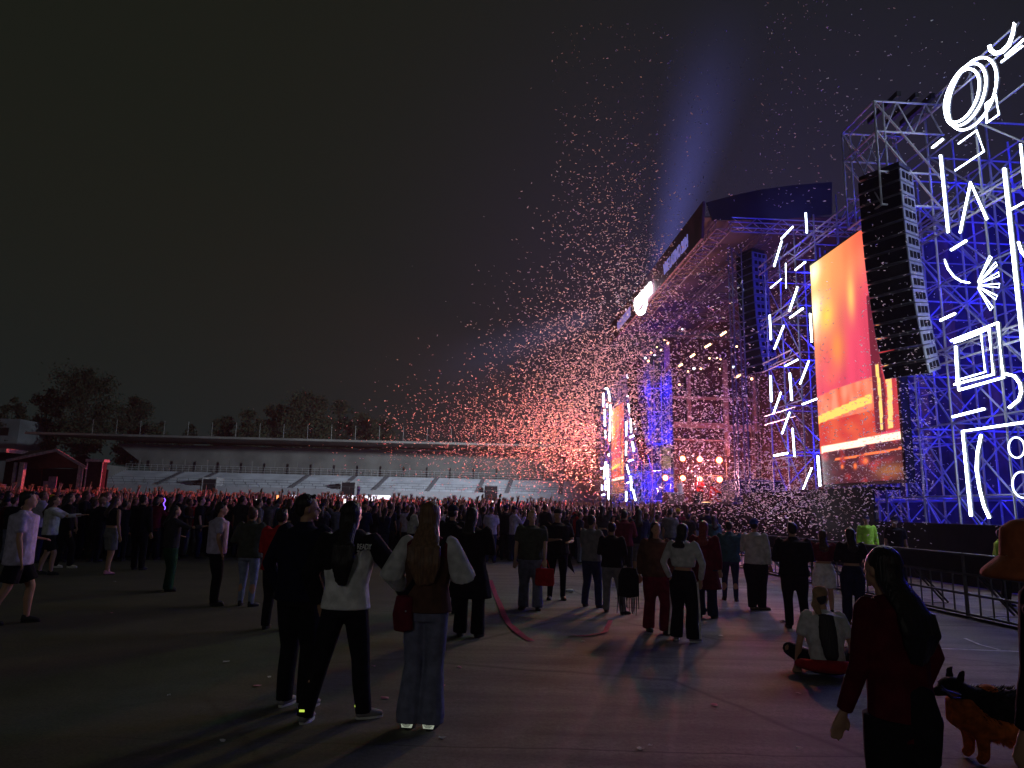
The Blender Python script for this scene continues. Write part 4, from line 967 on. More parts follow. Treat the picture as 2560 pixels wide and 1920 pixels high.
    cap = lambda k=1.0: ell(bm, hp(0, -.016, .020), (.050 * H * k, .053 * H * k, .054 * H * k), ry)
    if hair in ('short', 'crop'):
        cap(); ell(bm, hp(0, -.030, -.002), (.044 * H, .036 * H, .045 * H), ry)
        for k in range(9): ell(bm, hp(R.uniform(-.03, .03), R.uniform(-.04, .03), R.uniform(.05, .068)), (.013 * H,) * 3, None, 1)
    elif hair in ('long', 'bun', 'bob'):
        cap(1.03); 
        if hair == 'bun': ell(bm, hp(0, -.045, .055), (.026 * H,) * 3); ell(bm, hp(0, -.028, -.008), (.046 * H, .036 * H, .048 * H), ry)
        else:
            e = hairlen if hair == 'long' else .85; hw = hairw
            p0 = hp(0, -.022, .01); pts = [p0, hp(0, -.034, -.04), Q(0, -.060, .84), Q(0, -hb, .79), Q(0, -hb, (e + .78) / 2), Q(0, -hb + .012, e)]
            if hair == 'bob': pts = [p0, hp(0, -.03, -.04), hp(0, -.03, -.075)]; loft(bm, pts, [(.052 * H, .046 * H), (.056 * H, .042 * H), (.05 * H, .035 * H)], ry @ Vector(lat), 12, .3)
            else:
                loft(bm, pts, [(.050 * H, .044 * H), (.049 * H, .036 * H), (.048 * H * hw, .026 * H), (.054 * H * hw, .020 * H), (.052 * H * hw, .016 * H), (.028 * H * hw, .009 * H)], lat, 14, .3)
                for k in range(9):
                    x = (k - 4) / 4 * .050 * hw; q_ = e + R.uniform(-.02, .03) + abs(k - 4) * .006
                    loft(bm, [Q(x, -hb, .80), Q(x * 1.05, -hb - .010, (.8 + q_) / 2), Q(x * .7, -hb + .004, q_)], [.013 * H, .012 * H, .004 * H], lat, 6)
    elif hair in ('cap', 'capback', 'beanie', 'hat', 'scarf'):
        ell(bm, hp(0, -.024, -.004), (.047 * H, .040 * H, .046 * H), ry); fuse('hair', bm, hm, t, voxel, 1)
        bm = BM(); nm = 'headwear'; hm = F({'cap': 'navy', 'capback': 'blue', 'beanie': 'yellow', 'hat': 'tan', 'scarf': 'tan'}[hair] if hc in ('black', 'brown', 'red', 'lightbrown', 'blonde') else hc)
        loft(bm, [hp(0, -.008, .018), hp(0, -.010, .045), hp(0, -.012, .066), hp(0, -.012, .074)], [(.050 * H, .059 * H), (.048 * H, .056 * H), (.034 * H, .040 * H), (.012 * H, .014 * H)], ry @ Vector(lat), 14, .3)
        sg = 1 if hair != 'capback' else -1
        if hair in ('cap', 'capback'): loft(bm, [hp(0, .035 * sg, .024), hp(0, .065 * sg, .020), hp(0, .095 * sg, .012)], [(.045 * H, .008 * H), (.044 * H, .007 * H), (.026 * H, .006 * H)], ry @ Vector(lat), 12, .3)
        if hair == 'hat': loft(bm, [hp(0, -.005, .018), hp(0, -.005, .026)], [(.105 * H, .11 * H), (.10 * H, .105 * H)], ry @ Vector(lat), 18, .02)
        if hair == 'scarf': loft(bm, [hp(0, -.03, .0), hp(-.02, -.05, -.05), Q(-.03, -.08, .80)], [(.04 * H, .03 * H), (.03 * H, .018 * H), (.012 * H, .01 * H)], lat, 10)
    fuse(nm, bm, hm, t, voxel, 1)
    t['h'] = H
    return t, dict(Q=Q, V=V, sh=sh, el=el, wr=wr, hip=hip, kn=kn, ank=ank, hp=hp, H=H)
def loc2(t, p): return Matrix.Translation(t.location) @ t.rotation_euler.to_matrix().to_4x4() @ Vector(p)

# the three people in the foreground
A, a_ = person(728, 1768, 1234, rz=22, turn=48, shirt='darknavy', cut='jacket', sleeve='long', pants='black', leg='straight', hair='short', shoes=SHOEG, feet=[(-.045, .0, -8), (.065, .01, 10)], L='pocket', Rr=((.25, .3, -1), (.1, .9, -.5)), w=1.14,
    label='tall person in a dark navy jacket looking right, left of the white backed person', voxel=.010, fingers=True, face=True)
B, b_ = person(845, 1803, 1252, rz=0, shirt='white', cut='tee', sleeve='long', pants='black', leg='straight', hair='long', hairlen=.615, hairw=.80, hb=.112, shoes=SHOEG, feet=[(-.145, -.04, 6), (.105, .05, 62)], L='pocket', Rr=((.75, .1, -.85), (.55, .15, -1)), w=1.0,
    label='long dark haired person in black half jacket over white shirt, legs apart, back turned', voxel=.010, fingers=True, face=True, turn=5)
C, c_ = person(1052, 1822, 1254, rz=6, shirt='wine', cut='vest', sleeve='none', pants='jean', leg='flare', hair='long', hc='lightbrown', hairlen=.63, hairw=1.3, hb=.098, shoes=SHOEB, feet=[(-.055, .0, -4), (.042, .0, 4)], L=((.42, -.02, -1), (-.45, 1.0, -.5)), Rr=((.42, -.02, -1), (-.6, 1.0, .35)), w=.98,
    label='person with very long brown hair, white puffed sleeves and wide blue jeans, back turned', voxel=.010, fingers=True, face=True)
# cropped jacket over the white shirt
bm = BM(); Q, H = b_['Q'], b_['H']
loft(bm, [Q(.01, 0, .730), Q(0, 0, .745), Q(0, 0, .77), Q(0, 0, .81), Q(0, 0, .84), Q(0, 0, .868)], [(.135 * H, .094 * H), (.141 * H, .098 * H), (.142 * H, .096 * H), (.136 * H, .084 * H), (.092 * H, .068 * H), (.056 * H, .056 * H)], (1, 0, 0), 16, .05)
for i in range(2):
    S_, E, K = b_['sh'][i], b_['el'][i], b_['wr'][i]
    loft(bm, [S_.lerp(Q(0, 0, .80), .15) + Vector((0, 0, .030 * H)), S_.lerp(Q(0, 0, .80), .05), S_.lerp(E, .5), E, E.lerp(K, .5), K], [.044 * H, .054 * H, .048 * H, .046 * H, .043 * H, .036 * H], (0, 1, 0), 10, .1)
fuse('jacket', bm, F('black'), B, .010, 2)
b_t = text('READY', .058, mat('print_white', (.6, .6, .6), .7), (.060 * H, -.109 * H, .780 * H), (1, 0, 0), (0, 0, 1), 'print', B, .0015, sx=.62)
text('TV', .058, bpy.data.materials['print_white'], (.060 * H, -.109 * H, .749 * H), (1, 0, 0), (0, 0, 1), 'print', B, .0015, sx=.62)
NEONTAB = mat('reflective_tab', (.6, .9, .1), .4, emit=(.75, 1, .12), es=.75)  # glint of the tab put in as faint emission
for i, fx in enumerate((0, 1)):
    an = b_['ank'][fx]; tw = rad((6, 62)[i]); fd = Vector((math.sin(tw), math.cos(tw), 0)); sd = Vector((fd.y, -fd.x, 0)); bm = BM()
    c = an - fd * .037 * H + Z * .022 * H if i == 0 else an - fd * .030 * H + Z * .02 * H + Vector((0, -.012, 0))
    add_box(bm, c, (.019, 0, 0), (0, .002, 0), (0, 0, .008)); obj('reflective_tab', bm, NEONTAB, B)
bm = BM()                                                    # belt with its loops
loft(bm, [Q(0, 0, .588), Q(0, 0, .606)], [(.088 * H, .07 * H), (.087 * H, .069 * H)], (1, 0, 0), 20, .02)
obj('belt', bm, F('black'), B, True)
# waistcoat and shoulder bag of the brown haired one
bm = BM(); Q, H = c_['Q'], c_['H']
loft(bm, [Q(0, 0, .505), Q(0, 0, .63), Q(0, 0, .72), Q(0, 0, .79), Q(0, 0, .83), Q(0, 0, .85)], [(.122 * H, .088 * H), (.098 * H, .078 * H), (.115 * H, .078 * H), (.105 * H, .066 * H), (.065 * H, .052 * H), (.042 * H, .044 * H)], (1, 0, 0), 16, .05)
fuse('waistcoat', bm, F('brown'), C, .010, 2)
for i in range(2):                                           # puffed sleeves
    S_, E, K = c_['sh'][i], c_['el'][i], c_['wr'][i]; bm = BM()
    loft(bm, [S_ + Vector((0, 0, .022 * H)), S_, S_.lerp(E, .45), E + Vector((0, 0, .012 * H)), E.lerp(K, .45), K], [.030 * H, .040 * H, .050 * H, .060 * H, .050 * H, .026 * H], (0, 1, 0), 12, .5)
    fuse('puffed_sleeve', bm, F('offwhite'), C, .010, 3)
t_ = thing('shoulder_bag', 'dark quilted shoulder bag hanging at the left hip of the brown haired person', 'bag', C.location, C.rotation_euler.z)
bm = BM(); loft(bm, [Q(-.085, -.07, .575), Q(-.09, -.075, .50), Q(-.085, -.07, .43)], [(.040 * H, .022 * H), (.048 * H, .030 * H), (.044 * H, .026 * H)], (1, 0, 0), 14, .4); fuse('pouch', bm, F('wine'), t_, .008, 2)
bm = BM(); loft(bm, [Q(-.09, -.06, .58), Q(-.02, -.085, .68), Q(.07, -.08, .80), Q(.08, 0, .845)], [(.012 * H, .003 * H)] * 4, (1, 0, .4), 8, .1); obj('strap', bm, F('black'), t_)
bm = BM(); ell(bm, Q(-.07, -.103, .515), (.007, .003, .007)); obj('clasp', bm, ALU, t_)
# heel patches with the three leaf mark
HEEL = mat('heel_patch', (.75, .82, .68), .35, emit=(.8, .9, .7), es=.30)  # light caught by the patch put in as faint emission
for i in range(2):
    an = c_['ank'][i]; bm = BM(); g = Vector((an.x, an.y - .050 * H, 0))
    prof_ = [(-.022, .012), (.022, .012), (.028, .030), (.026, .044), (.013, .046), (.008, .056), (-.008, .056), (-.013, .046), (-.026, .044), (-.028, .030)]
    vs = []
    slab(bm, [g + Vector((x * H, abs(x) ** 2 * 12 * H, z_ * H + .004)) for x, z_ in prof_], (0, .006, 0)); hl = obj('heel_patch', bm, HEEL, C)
    bm = BM()
    def leaf(x, z_, an_, l, w_):
        c = g + Vector((x * H, -.0015, z_ * H)); d = Vector((math.sin(an_), 0, math.cos(an_))); s_ = Vector((d.z, 0, -d.x)); poly(bm, [c, c + d * l * .55 * H + s_ * w_ * H, c + d * l * H, c + d * l * .55 * H - s_ * w_ * H])
    leaf(0, .031, 0, .022, .0055); leaf(-.003, .030, -.85, .021, .005); leaf(.003, .030, .85, .021, .005)
    for z_ in (.0275, .0235, .0195): poly(bm, [g + Vector((x * H, -.0015, q * H)) for x, q in ((-.012 - (z_ - .02), z_), (.012 + (z_ - .02), z_), (.012 + (z_ - .02), z_ + .0022), (-.012 - (z_ - .02), z_ + .0022))])
    obj('leaf_mark', bm, SHOEB, hl)

# the middle distance
mids = [
 dict(px=22, py=1560, top=1226, rz=62, shirt='lilac', cut='long', pants='black_shorts', hair='short', w=1.15, L='bend', feet=[(-.05, .10, 0), (.05, -.12, 0)], label='person in a loose lilac shirt and black shorts striding right at the left picture edge'),
 dict(px=110, py=1437, top=1238, rz=70, shirt='offwhite', cut='tee', sleeve='long', pants='black_shorts', hair='long', hc='brown', Rr='reach', L='reach', feet=[(-.05, -.07, 0), (.05, .08, 0)], label='person in pale grey top and black shorts holding both hands forward at the left'),
 dict(px=150, py=1420, top=1232, rz=50, shirt='black', cut='jacket', sleeve='long', pants='black', shoes=SHOEW, hair='long', feet=[(-.05, -.06, 0), (.06, .10, 30)], label='person all in black with bright white shoes near the left crowd edge'),
 dict(px=266, py=1436, top=1240, rz=35, shirt='black', cut='crop', sleeve='none', pants='grey_shorts', hair='long', hc='brown', shoes=mat('shoe_pink', (.6, .25, .35), .5), feet=[(-.07, .05, -60), (.06, -.03, 10)], label='person with long dark hair, pale grey shorts and pink shoes'),
 dict(px=338, py=1425, top=1236, rz=20, shirt='black', cut='jacket', sleeve='long', pants='black', hair='short', w=1.1, label='broad person all in black right of the one in pale grey shorts'),
 dict(px=415, py=1478, top=1262, rz=55, shirt='charcoal', cut='tee', sleeve='long', pants='green', leg='wide', hair='long', Rr='reach', L='bend', label='person in wide dark green trousers stretching one arm to the right'),
 dict(px=528, py=1513, top=1255, rz=62, shirt='lilac', cut='tee', sleeve='short', pants='black', leg='straight', hair='short', w=1.08, L='down', Rr='pocket', face=True, label='person in a lilac t-shirt and black jeans seen from the side'),
 dict(px=612, py=1516, top=1268, rz=12, shirt='olive', cut='jacket', sleeve='long', pants='palejean', leg='slim', hair='bun', hc='brown', L='bend', Rr='fold', w=1.05, label='person in an olive grey jacket and pale blue jeans, back to the camera'),
 dict(px=682, py=1575, top=1272, rz=10, shirt='red', cut='jacket', sleeve='long', pants='black', hair='short', w=1.15, L='front', Rr='front', label='person in a dark red hooded top, partly hidden by the tall person in navy'),
 dict(px=1122, py=1532, top=1262, rz=30, shirt='black', cut='tee', sleeve='short', pants='black', hair='cap', L='down', Rr='phone', w=1.08, label='person in a dark cap right behind the long brown haired one'),
 dict(px=1170, py=1592, top=1268, rz=15, shirt='black', cut='coat', sleeve='long', pants='black', leg='wide', hair='long', hairlen=.78, L='fold', Rr='fold', w=1.15, feet=[(-.07, .0, -12), (.075, .0, 12)], label='person in a long black coat and wide black trousers standing with legs apart'),
 dict(px=1326, py=1524, top=1276, rz=184, shirt='olive', cut='tee', sleeve='short', pants='jean', leg='wide', hair='short', hc='blonde', L='hang', Rr='down', w=1.12, face=True, skin=2, label='fair haired person walking towards the camera in an olive patterned shirt with a red bag'),
 dict(px=1392, py=1500, top=1272, rz=176, shirt='black', cut='tee', sleeve='short', pants='black', leg='slim', hair='capback', hc='charcoal', L='front', Rr='fold', w=1.12, face=True, label='person in a black t-shirt facing the camera with forearms held level'),
 dict(px=1478, py=1518, top=1288, rz=45, shirt='grey', cut='tee', sleeve='short', pants='darkjean', hair='short', w=1.0, L='front', Rr='front', label='person in grey t-shirt and dark jeans, left of the one in grey cargo trousers'),
 dict(px=1530, py=1533, top=1305, rz=22, shirt='black', cut='tee', sleeve='long', pants='grey', leg='straight', hair='short', L='front', Rr='front', feet=[(-.075, .03, -5), (.13, -.02, 50)], label='person with black sweater and grey cargo trousers, legs wide apart'),
 dict(px=1562, py=1452, top=1276, rz=25, shirt='wine', cut='jacket', sleeve='long', pants='black', hair='short', L='front', Rr='front', label='person in a dark wine jacket behind the black sweater'),
 dict(px=1598, py=1443, top=1272, rz=10, shirt='navy', cut='jacket', sleeve='long', pants='grey', leg='slim', hair='long', L='fold', Rr='fold', label='person in a navy jacket with grey leggings'),
 dict(px=1642, py=1580, top=1305, rz=172, shirt='brown', cut='tee', sleeve='long', pants='wine', leg='wide', hair='long', hc='black', hairlen=.8, L='down', Rr='swing', face=True, feet=[(-.05, .09, 0), (.06, -.06, 0)], label='person in a striped brown sweater and wide dark wine trousers walking towards the camera'),
 dict(px=1712, py=1603, top=1308, rz=40, shirt='offwhite', cut='crop', sleeve='long', pants='black', leg='wide', hair='long', hc='black', hairlen=.82, L='pocket', Rr='pocket', shoes=SHOEG, feet=[(-.08, 0, -25), (.075, .0, 25)], label='person in off white top and black track trousers with side stripes'),
 dict(px=1765, py=1545, top=1302, rz=25, shirt='wine', cut='coat', sleeve='long', pants='darkjean', leg='wide', hair='long', hc='red', hairlen=.74, label='red haired person in a long dark wine coat'),
 dict(px=1828, py=1502, top=1303, rz=18, shirt='teal', cut='jacket', sleeve='long', pants='darkjean', leg='slim', hair='short', L='front', Rr='front', w=1.05, label='person in a dark teal jacket and slim dark jeans'),
 dict(px=1893, py=1525, top=1297, rz=35, shirt='offwhite', cut='tee', sleeve='long', pants='black', leg='baggy', hair='capback', hc='blue', L='fold', Rr='down', shoes=mat('boot_brown', (.13, .09, .07), .7), feet=[(-.04, -.03, 20), (.04, .05, 70)], label='person in a blue cap, loose off white top and baggy black trousers'),
 dict(px=1992, py=1572, top=1306, rz=12, shirt='black', cut='jacket', sleeve='long', pants='black', leg='straight', hair='short', L='front', Rr='front', w=1.12, feet=[(-.06, .02, -10), (.08, -.01, 15)], label='person all in black behind the seated one'),
 dict(px=2066, py=1535, top=1324, rz=14, shirt='wine', cut='crop', sleeve='mid', pants='white_shorts', leg='wide', hair='long', hc='brown', hairlen=.73, L='bend', Rr='bend', w=1.08, label='brown haired person in a dark top and white shorts by the barrier'),
 dict(px=2138, py=1556, top=1320, rz=10, shirt='black', cut='crop', sleeve='mid', pants='navy', leg='wide', hair='long', hc='black', hairlen=.74, L='front', Rr='bend', label='dark haired person in a black cropped top and navy trousers by the barrier'),
 dict(px=1215, py=1395, top=1262, rz=25, shirt='charcoal', cut='tee', sleeve='short', pants='tan_shorts', hair='long', hc='brown', L='up', Rr='down', label='person in sandy shorts raising one arm behind the long black coat'),
 dict(px=1262, py=1400, top=1262, rz=20, shirt='black', cut='tee', sleeve='long', pants='black', hair='cap', L='up', Rr='bend', label='person in a dark cap raising one arm left of the red bag'),
 dict(px=1442, py=1368, top=1270, rz=30, shirt='pink', cut='tee', sleeve='short', pants='tan_shorts', hair='long', hairlen=.7, label='person in a pink top and sandy shorts in the gap between standing groups'),
]
P_ = {}
for i, m_ in enumerate(mids): m_['w'] = m_.get('w', 1.0) * 1.13; P_[i] = person(voxel=.015, **m_)
# stripes on the brown sweater, side stripes on track trousers
t, q = P_[17]; Q, H = q['Q'], q['H']
for k in range(11):
    z_ = .615 + k * .018; bm = BM(); rx = (.080 + max(0, z_ - .61) * .2) * H + .018 * H; pts = [Q(0, 0, z_) + Vector((rx * math.cos(a2) * .985, (.06 * H + .0165 * H) * math.sin(a2), 0)) for a2 in [2 * math.pi * j / 24 for j in range(25)]]
    loft(bm, pts, .0045, (0, 0, 1), 4); obj('stripe', bm, F('tan'), t)
t, q = P_[18]
for i, s in ((1, 1), (0, -1)):
    h0, k0, a0 = q['hip'][i], q['kn'][i], q['ank'][i]
    for dy in (-.018, 0, .018):
        bm = BM(); of = .062 * q['H'] + .004; loft(bm, [h0 + Vector((s * (of + .012), dy, 0)), k0 + Vector((s * (of + .005), dy, 0)), a0 + Vector((s * (of + .008), dy, 0))], .004, (0, 1, 0), 4); obj('side_stripe', bm, F('white'), t)
# red bag
def hang_bag(owner, q, i, label, m, w=.16, hh=.17):
    wr = q['wr'][i]; p = loc2(owner, wr); t = thing('tote_bag', label, 'bag', (p.x, p.y, p.z - .42), owner.rotation_euler.z)
    bm = BM(); loft(bm, [(0, 0, 0), (0, 0, .04), (0, 0, hh * 1.2), (0, 0, hh * 1.6)], [(w * .9, .05), (w, .06), (w * .95, .045), (w * .9, .02)], (1, 0, 0), 14, .1); fuse('pouch', bm, m, t, .012, 1)
    for y in (-.03, .03): bm = BM(); loft(bm, [(-w * .5, y, hh * 1.5), (-w * .2, y * .3, .40), (w * .2, y * .3, .40), (w * .5, y, hh * 1.5)], .008, (0, 1, 0), 6); obj('handle', bm, m, t)
hang_bag(P_[11][0], P_[11][1], 0, 'bright red tote bag held by the fair haired person in the olive shirt', F('red'))
# jacket tails on the one in black facing the camera
t, q = P_[12]
for s in (-1, 1):
    bm = BM(); H = q['H']; slab(bm, [Vector((s * .07 * H, -.07 * H, .60 * H)), Vector((s * .13 * H, -.05 * H, .52 * H)), Vector((s * .21 * H, -.05 * H, .28 * H)), Vector((s * .13 * H, -.06 * H, .36 * H)), Vector((s * .03 * H, -.075 * H, .35 * H))], (0, -.012, 0)); obj('jacket_tail', bm, F('black'), t)
# fringed bag of the one in the striped sweater
p = loc2(P_[17][0], P_[17][1]['hip'][1]) + Vector((-.30, 0, -.12)); t_ = thing('fringed_bag', 'black fringed bag swinging left of the person in the striped sweater', 'bag', p)
bm = BM(); loft(bm, [(0, 0, -.15), (0, 0, .12), (0, 0, .22)], [(.15, .05), (.14, .06), (.10, .03)], (1, 0, 0), 12); fuse('pouch', bm, F('black'), t_, .014, 1)
bm = BM()
for k in range(14): x = -.14 + k * .021; loft(bm, [(x, 0, -.12), (x + R.uniform(-.02, .02), .01, -.28 - R.uniform(0, .14))], [.008, .004], (0, 1, 0), 4)
obj('fringe', bm, F('black'), t_)
# seated person
SE, se = person(2070, 1690, None, h=1.60, rz=10, sit=True, shirt='offwhite', cut='tee', sleeve='short', pants='black', hair='scarf', hc='tan', L='ground', Rr='ground', w=1.05, label='person sitting on the ground with a patterned headscarf and white shirt, back to the camera', voxel=.012, turn=35, lean=8)
bm = BM(); Q, H = se['Q'], se['H']; loft(bm, [Q(0, -.07, .83), Q(0, -.085, .70), Q(.01, -.085, .58), Q(.01, -.08, .54)], [(.05 * H, .02 * H), (.058 * H, .02 * H), (.045 * H, .016 * H), (.02 * H, .01 * H)], (1, 0, 0), 12); fuse('hair_fall', bm, hairm('black'), SE, .012, 2)
bm = BM(); pts = []
for k in range(15):
    a2 = math.pi * (1.08 + .84 * k / 14) ; pts.append(Vector((.175 * H * math.cos(a2), .12 * H * math.sin(a2) + .02, .075 * H)))
loft(bm, pts, [(.028 * H + .012 * H * math.sin(math.pi * k / 14), .05 * H) for k in range(15)], (0, 0, 1), 10); t_ = fuse('tied_jacket', bm, F('red'), None, .014, 2)
t_.location = SE.location; t_.rotation_euler = SE.rotation_euler; tag(t_, 'red jacket laid on the ground around the seated person', 'jacket')
# near blurred woman in red
D_, d_ = person(pos=(atY(2236, 1500, 3.3).x, 3.3, 0), h=1.47, rz=-24, shirt='deepred', cut='long', sleeve='long', pants='black', leg='baggy', hair='long', hc='black', hairlen=.66, hairw=1.35, L=((.14, .10, -1), (.22, .30, -1)), Rr='pocket', w=1.0, lean=4, label='long dark haired person in dark red top, closest to the camera at right', voxel=.009, fingers=True, feet=[(-.06, 0, -5), (.06, 0, 8)])
p = atY(2335, 1775, 3.2)
t_ = thing('waist_pouch', 'black bulky pouch on the right hip of the person in dark red', 'bag', p)
bm = BM(); loft(bm, [(-.06, 0, -.22), (-.05, 0, -.05), (-.06, 0, .08)], [(.07, .05), (.085, .06), (.06, .04)], (1, 0, 0), 12); fuse('pouch', bm, F('black'), t_, .012, 2)
# man with the wide hat at the right edge
E_, e_ = person(pos=(atY(2800, 1450, 2.7).x, 2.7, 0), h=1.66, lean=24, rz=-90, shirt='black', cut='tee', sleeve='long', pants='black', hair='short', w=.86, L='down', Rr='down', label='person in black under a wide brown hat, cut by the right picture edge', voxel=.012, feet=[(-.05, 0, -5), (.05, 0, 8)])
c = atY(2606, 1402, 2.7); t_ = thing('wide_hat', 'wide brimmed rust brown hat at the right picture edge', 'hat', (c.x, c.y, c.z))
bm = BM(); loft(bm, [(0, 0, 0), (0, 0, .05), (0, 0, .12), (0, 0, .15)], [.138, .134, .128, .09], (1, 0, 0), 20, .2); fuse('crown', bm, F('hatbrown'), t_, .01, 2)
bm = BM(); loft(bm, [(0, 0, -.07), (0, 0, -.045), (0, 0, 0), (0, 0, .02)], [.208, .204, .155, .13], (1, 0, 0), 28, .02); fuse('brim', bm, F('hatbrown'), t_, .012, 2)

# ------------------------------------------------------------------ dog on a lead
def dog():
    g = onG(2440, 1903); t = thing('dog', 'black and orange furry dog on a lead in the lower right corner', 'dog', g, rad(0))
    FB = mat('fur_black', (.012, .010, .010), .9, 0, .4, 25, .8); FO = mat('fur_orange', (.55, .12, .02), .9, 0, .35, 25, .8)
    bm = BM()                                                # faces left (-x); chest above the origin
    loft(bm, [(-.03, 0, .30), (.05, 0, .29), (.20, 0, .28), (.38, 0, .30), (.48, 0, .31)], [(.085, .10), (.10, .125), (.105, .12), (.09, .095), (.06, .07)], (0, 1, 0), 14)
    loft(bm, [(.02, 0, .33), (-.05, 0, .37), (-.08, 0, .40)], [(.075, .085), (.065, .07), (.06, .06)], (0, 1, 0), 12)
    ell(bm, (-.10, 0, .41), (.075, .062, .06)); loft(bm, [(-.13, 0, .395), (-.19, 0, .38), (-.215, 0, .378)], [(.038, .036), (.027, .027), (.020, .020)], (0, 1, 0), 10)
    for s in (-1, 1):
        loft(bm, [(.02, s * .06, .26), (.015, s * .062, .14), (.01, s * .062, .035), (-.015, s * .062, .018)], [.042, .027, .022, .022], (0, 1, 0), 9)
        loft(bm, [(.40, s * .055, .28), (.37, s * .07, .18), (.44, s * .07, .10), (.42, s * .07, .03), (.395, s * .07, .018)], [.060, .038, .022, .020, .022], (0, 1, 0), 9)
    loft(bm, [(.48, 0, .33), (.56, 0, .38), (.60, 0, .45)], [.03, .025, .012], (0, 1, 0), 8)
    body = fuse('body', bm, FB, t, .011, 1); t.scale = (1.22, 1.22, 1.15)
    bm = BM()                                                # tan breast, belly and legs as shaggy coat pieces
    loft(bm, [(-.07, 0, .345), (-.045, 0, .27), (.04, 0, .21), (.18, 0, .19), (.30, 0, .205)], [(.085, .06), (.112, .105), (.118, .100), (.112, .085), (.09, .05)], (0, 1, 0), 12)
    for s in (-1, 1): loft(bm, [(.0, s * .062, .20), (.01, s * .062, .12), (.008, s * .062, .04), (-.018, s * .062, .022)], [.046, .034, .028, .027], (0, 1, 0), 9)
    fuse('tan_coat', bm, FO, t, .011, 1)
    bm = BM(); ell(bm, (-.12, -.045, .385), (.035, .022, .022)); fuse('cheek', bm, mat('fur_gold', (.5, .2, .03), .9), t, .009, 1)
    for s in (-1, 1):
        bm = BM(); loft(bm, [(-.08, s * .045, .45), (-.07, s * .055, .50), (-.055, s * .05, .515)], [(.026, .012), (.018, .01), (.006, .005)], (1, 0, 0), 8); fuse('ear', bm, FB, t, .008, 1)
        bm = BM(); ell(bm, (-.145, s * .042, .425), (.008, .006, .008)); obj('eye', bm, BLACKM, t, True)
    bm = BM(); ell(bm, (-.228, 0, .385), (.014, .016, .012)); obj('nose', bm, BLACKM, t, True)
    bm = BM(); ell(bm, (.10, 0, .395), (.06, .05, .035)); fuse('orange_tuft', bm, FO, t, .011, 1)
    def tufts(m, n, f, nm):
        r = random.Random(5); bm = BM()
        for _ in range(n):
            p, nr = f(r); d = (nr + Vector((.5, 0, -.5))).normalized() * r.uniform(.02, .04); s_ = d.cross(Vector((r.random(), r.random(), .3))).normalized() * .004
            poly(bm, [p - s_, p + s_, p + d])
        tag(obj(nm, bm, m, t), kind='stuff')
    def f1(r):
        a2 = r.uniform(-.4, math.pi + .4); x = r.uniform(-.02, .46); nr = Vector((0, math.cos(a2), math.sin(a2))); return Vector((x, .10 * nr.y, .29 + .115 * nr.z)), nr
    def f2(r):
        a2 = r.uniform(0, 2 * math.pi); x = r.uniform(-.06, .3); z_ = .30 - (x + .06) * .35; nr = Vector((-.3, math.cos(a2), math.sin(a2) - .3)).normalized(); return Vector((x - .02, .085 * nr.y, z_ - .05 + .06 * nr.z)), nr
    tufts(FB, 900, f1, 'fur'); tufts(FO, 900, f2, 'chest_fur')
    q = Vector(g) + Vector((-.06, 0, .40)); e = atY(2350, 1712, 3.6); bm = BM()
    for k in (0, .02): loft(bm, [q + Z * k, q.lerp(e, .5) - Z * (.03 - k * 1.5), e - Z * k], .006, (0, 0, 1), 6)
    tag(obj('dog_lead', bm, BLACKM), 'thin black double lead from the dog to the person in dark red', 'lead')
dog()

# ------------------------------------------------------------------ performers and guards
def onstage(px, s, feetz, h, **k):
    p = atU(px, 1250, s); return person(pos=(p.x, p.y, feetz), h=h, voxel=.022, face=True, **k)
onstage(1783, 48.2, 2.43, 1.72, rz=-70, shirt='black', cut='crop', sleeve='none', pants=None, hair='long', hc='blonde', skin=2, hairlen=.72, L='mic', Rr='up', label='blonde singer in a red skirt with a microphone near her face')
bm = BM(); p = atU(1783, 1250, 48.2); p.z = 2.43; loft(bm, [p + Z * .12, p + Z * .6, p + Z * 1.02, p + Z * 1.1], [.30, .22, .17, .13], (1, 0, 0), 16, .05)
tag(obj('red_skirt', bm, F('red'), None, True), 'long red skirt worn by the blonde singer', 'skirt')
onstage(1750, 49.2, 2.2, 1.95, rz=185, shirt='red', cut='jacket', sleeve='long', pants='black', hair='short', L='guitar', Rr='phone', label='performer in a red jacket left of the singer, under an amber light')
onstage(1701, 47.5, 2.2, 1.7, rz=200, shirt='offwhite', cut='long', sleeve='long', pants='offwhite', hair='short', L='reach', Rr='front', label='performer dressed in white at the left of the stage')
onstage(1741, 45.0, 1.35, 1.7, rz=30, shirt='black', cut='jacket', sleeve='long', pants='black', hair='cap', L='phone', Rr='phone', label='photographer in black crouching at the stage edge')
onstage(1824, 44.5, 1.75, 1.8, rz=-60, shirt='grey', cut='jacket', sleeve='long', pants='grey', hair='short', L='phone', Rr='phone', label='person in grey at the stage edge holding up a blinding white lamp')
p = atU(1822, 1227, 44.2); can_lamp('blinding white hand lamp held up at the stage edge', p, -U - N * .3 - Z * .2, .13, NEON)
lamp('hand_lamp_spill', 'POINT', p - U * .4, 260, (.8, .88, 1), None, .1)
onstage(1868, 39.2, 2.2, 1.62, rz=195, shirt='olive', cut='tee', sleeve='short', pants='black', hair='short', hc='blonde', L='lean', Rr='lean', lean=10, label='person leaning on the black flight case at the side of the stage')
def guard(px, off, h, label, **k):
    d = ray(px, 1340); q = CAM + d * (off / N.dot(d)); return person(pos=(q.x, q.y, 0), h=h, voxel=.016, label=label, **k)
guard(2168, 10.6, 1.66, 'security guard in a neon yellow vest in the stage pit, beyond the barrier', rz=200, shirt='neon', cut='vest', sleeve='long', pants='black', hair='cap', L='down', Rr='down')
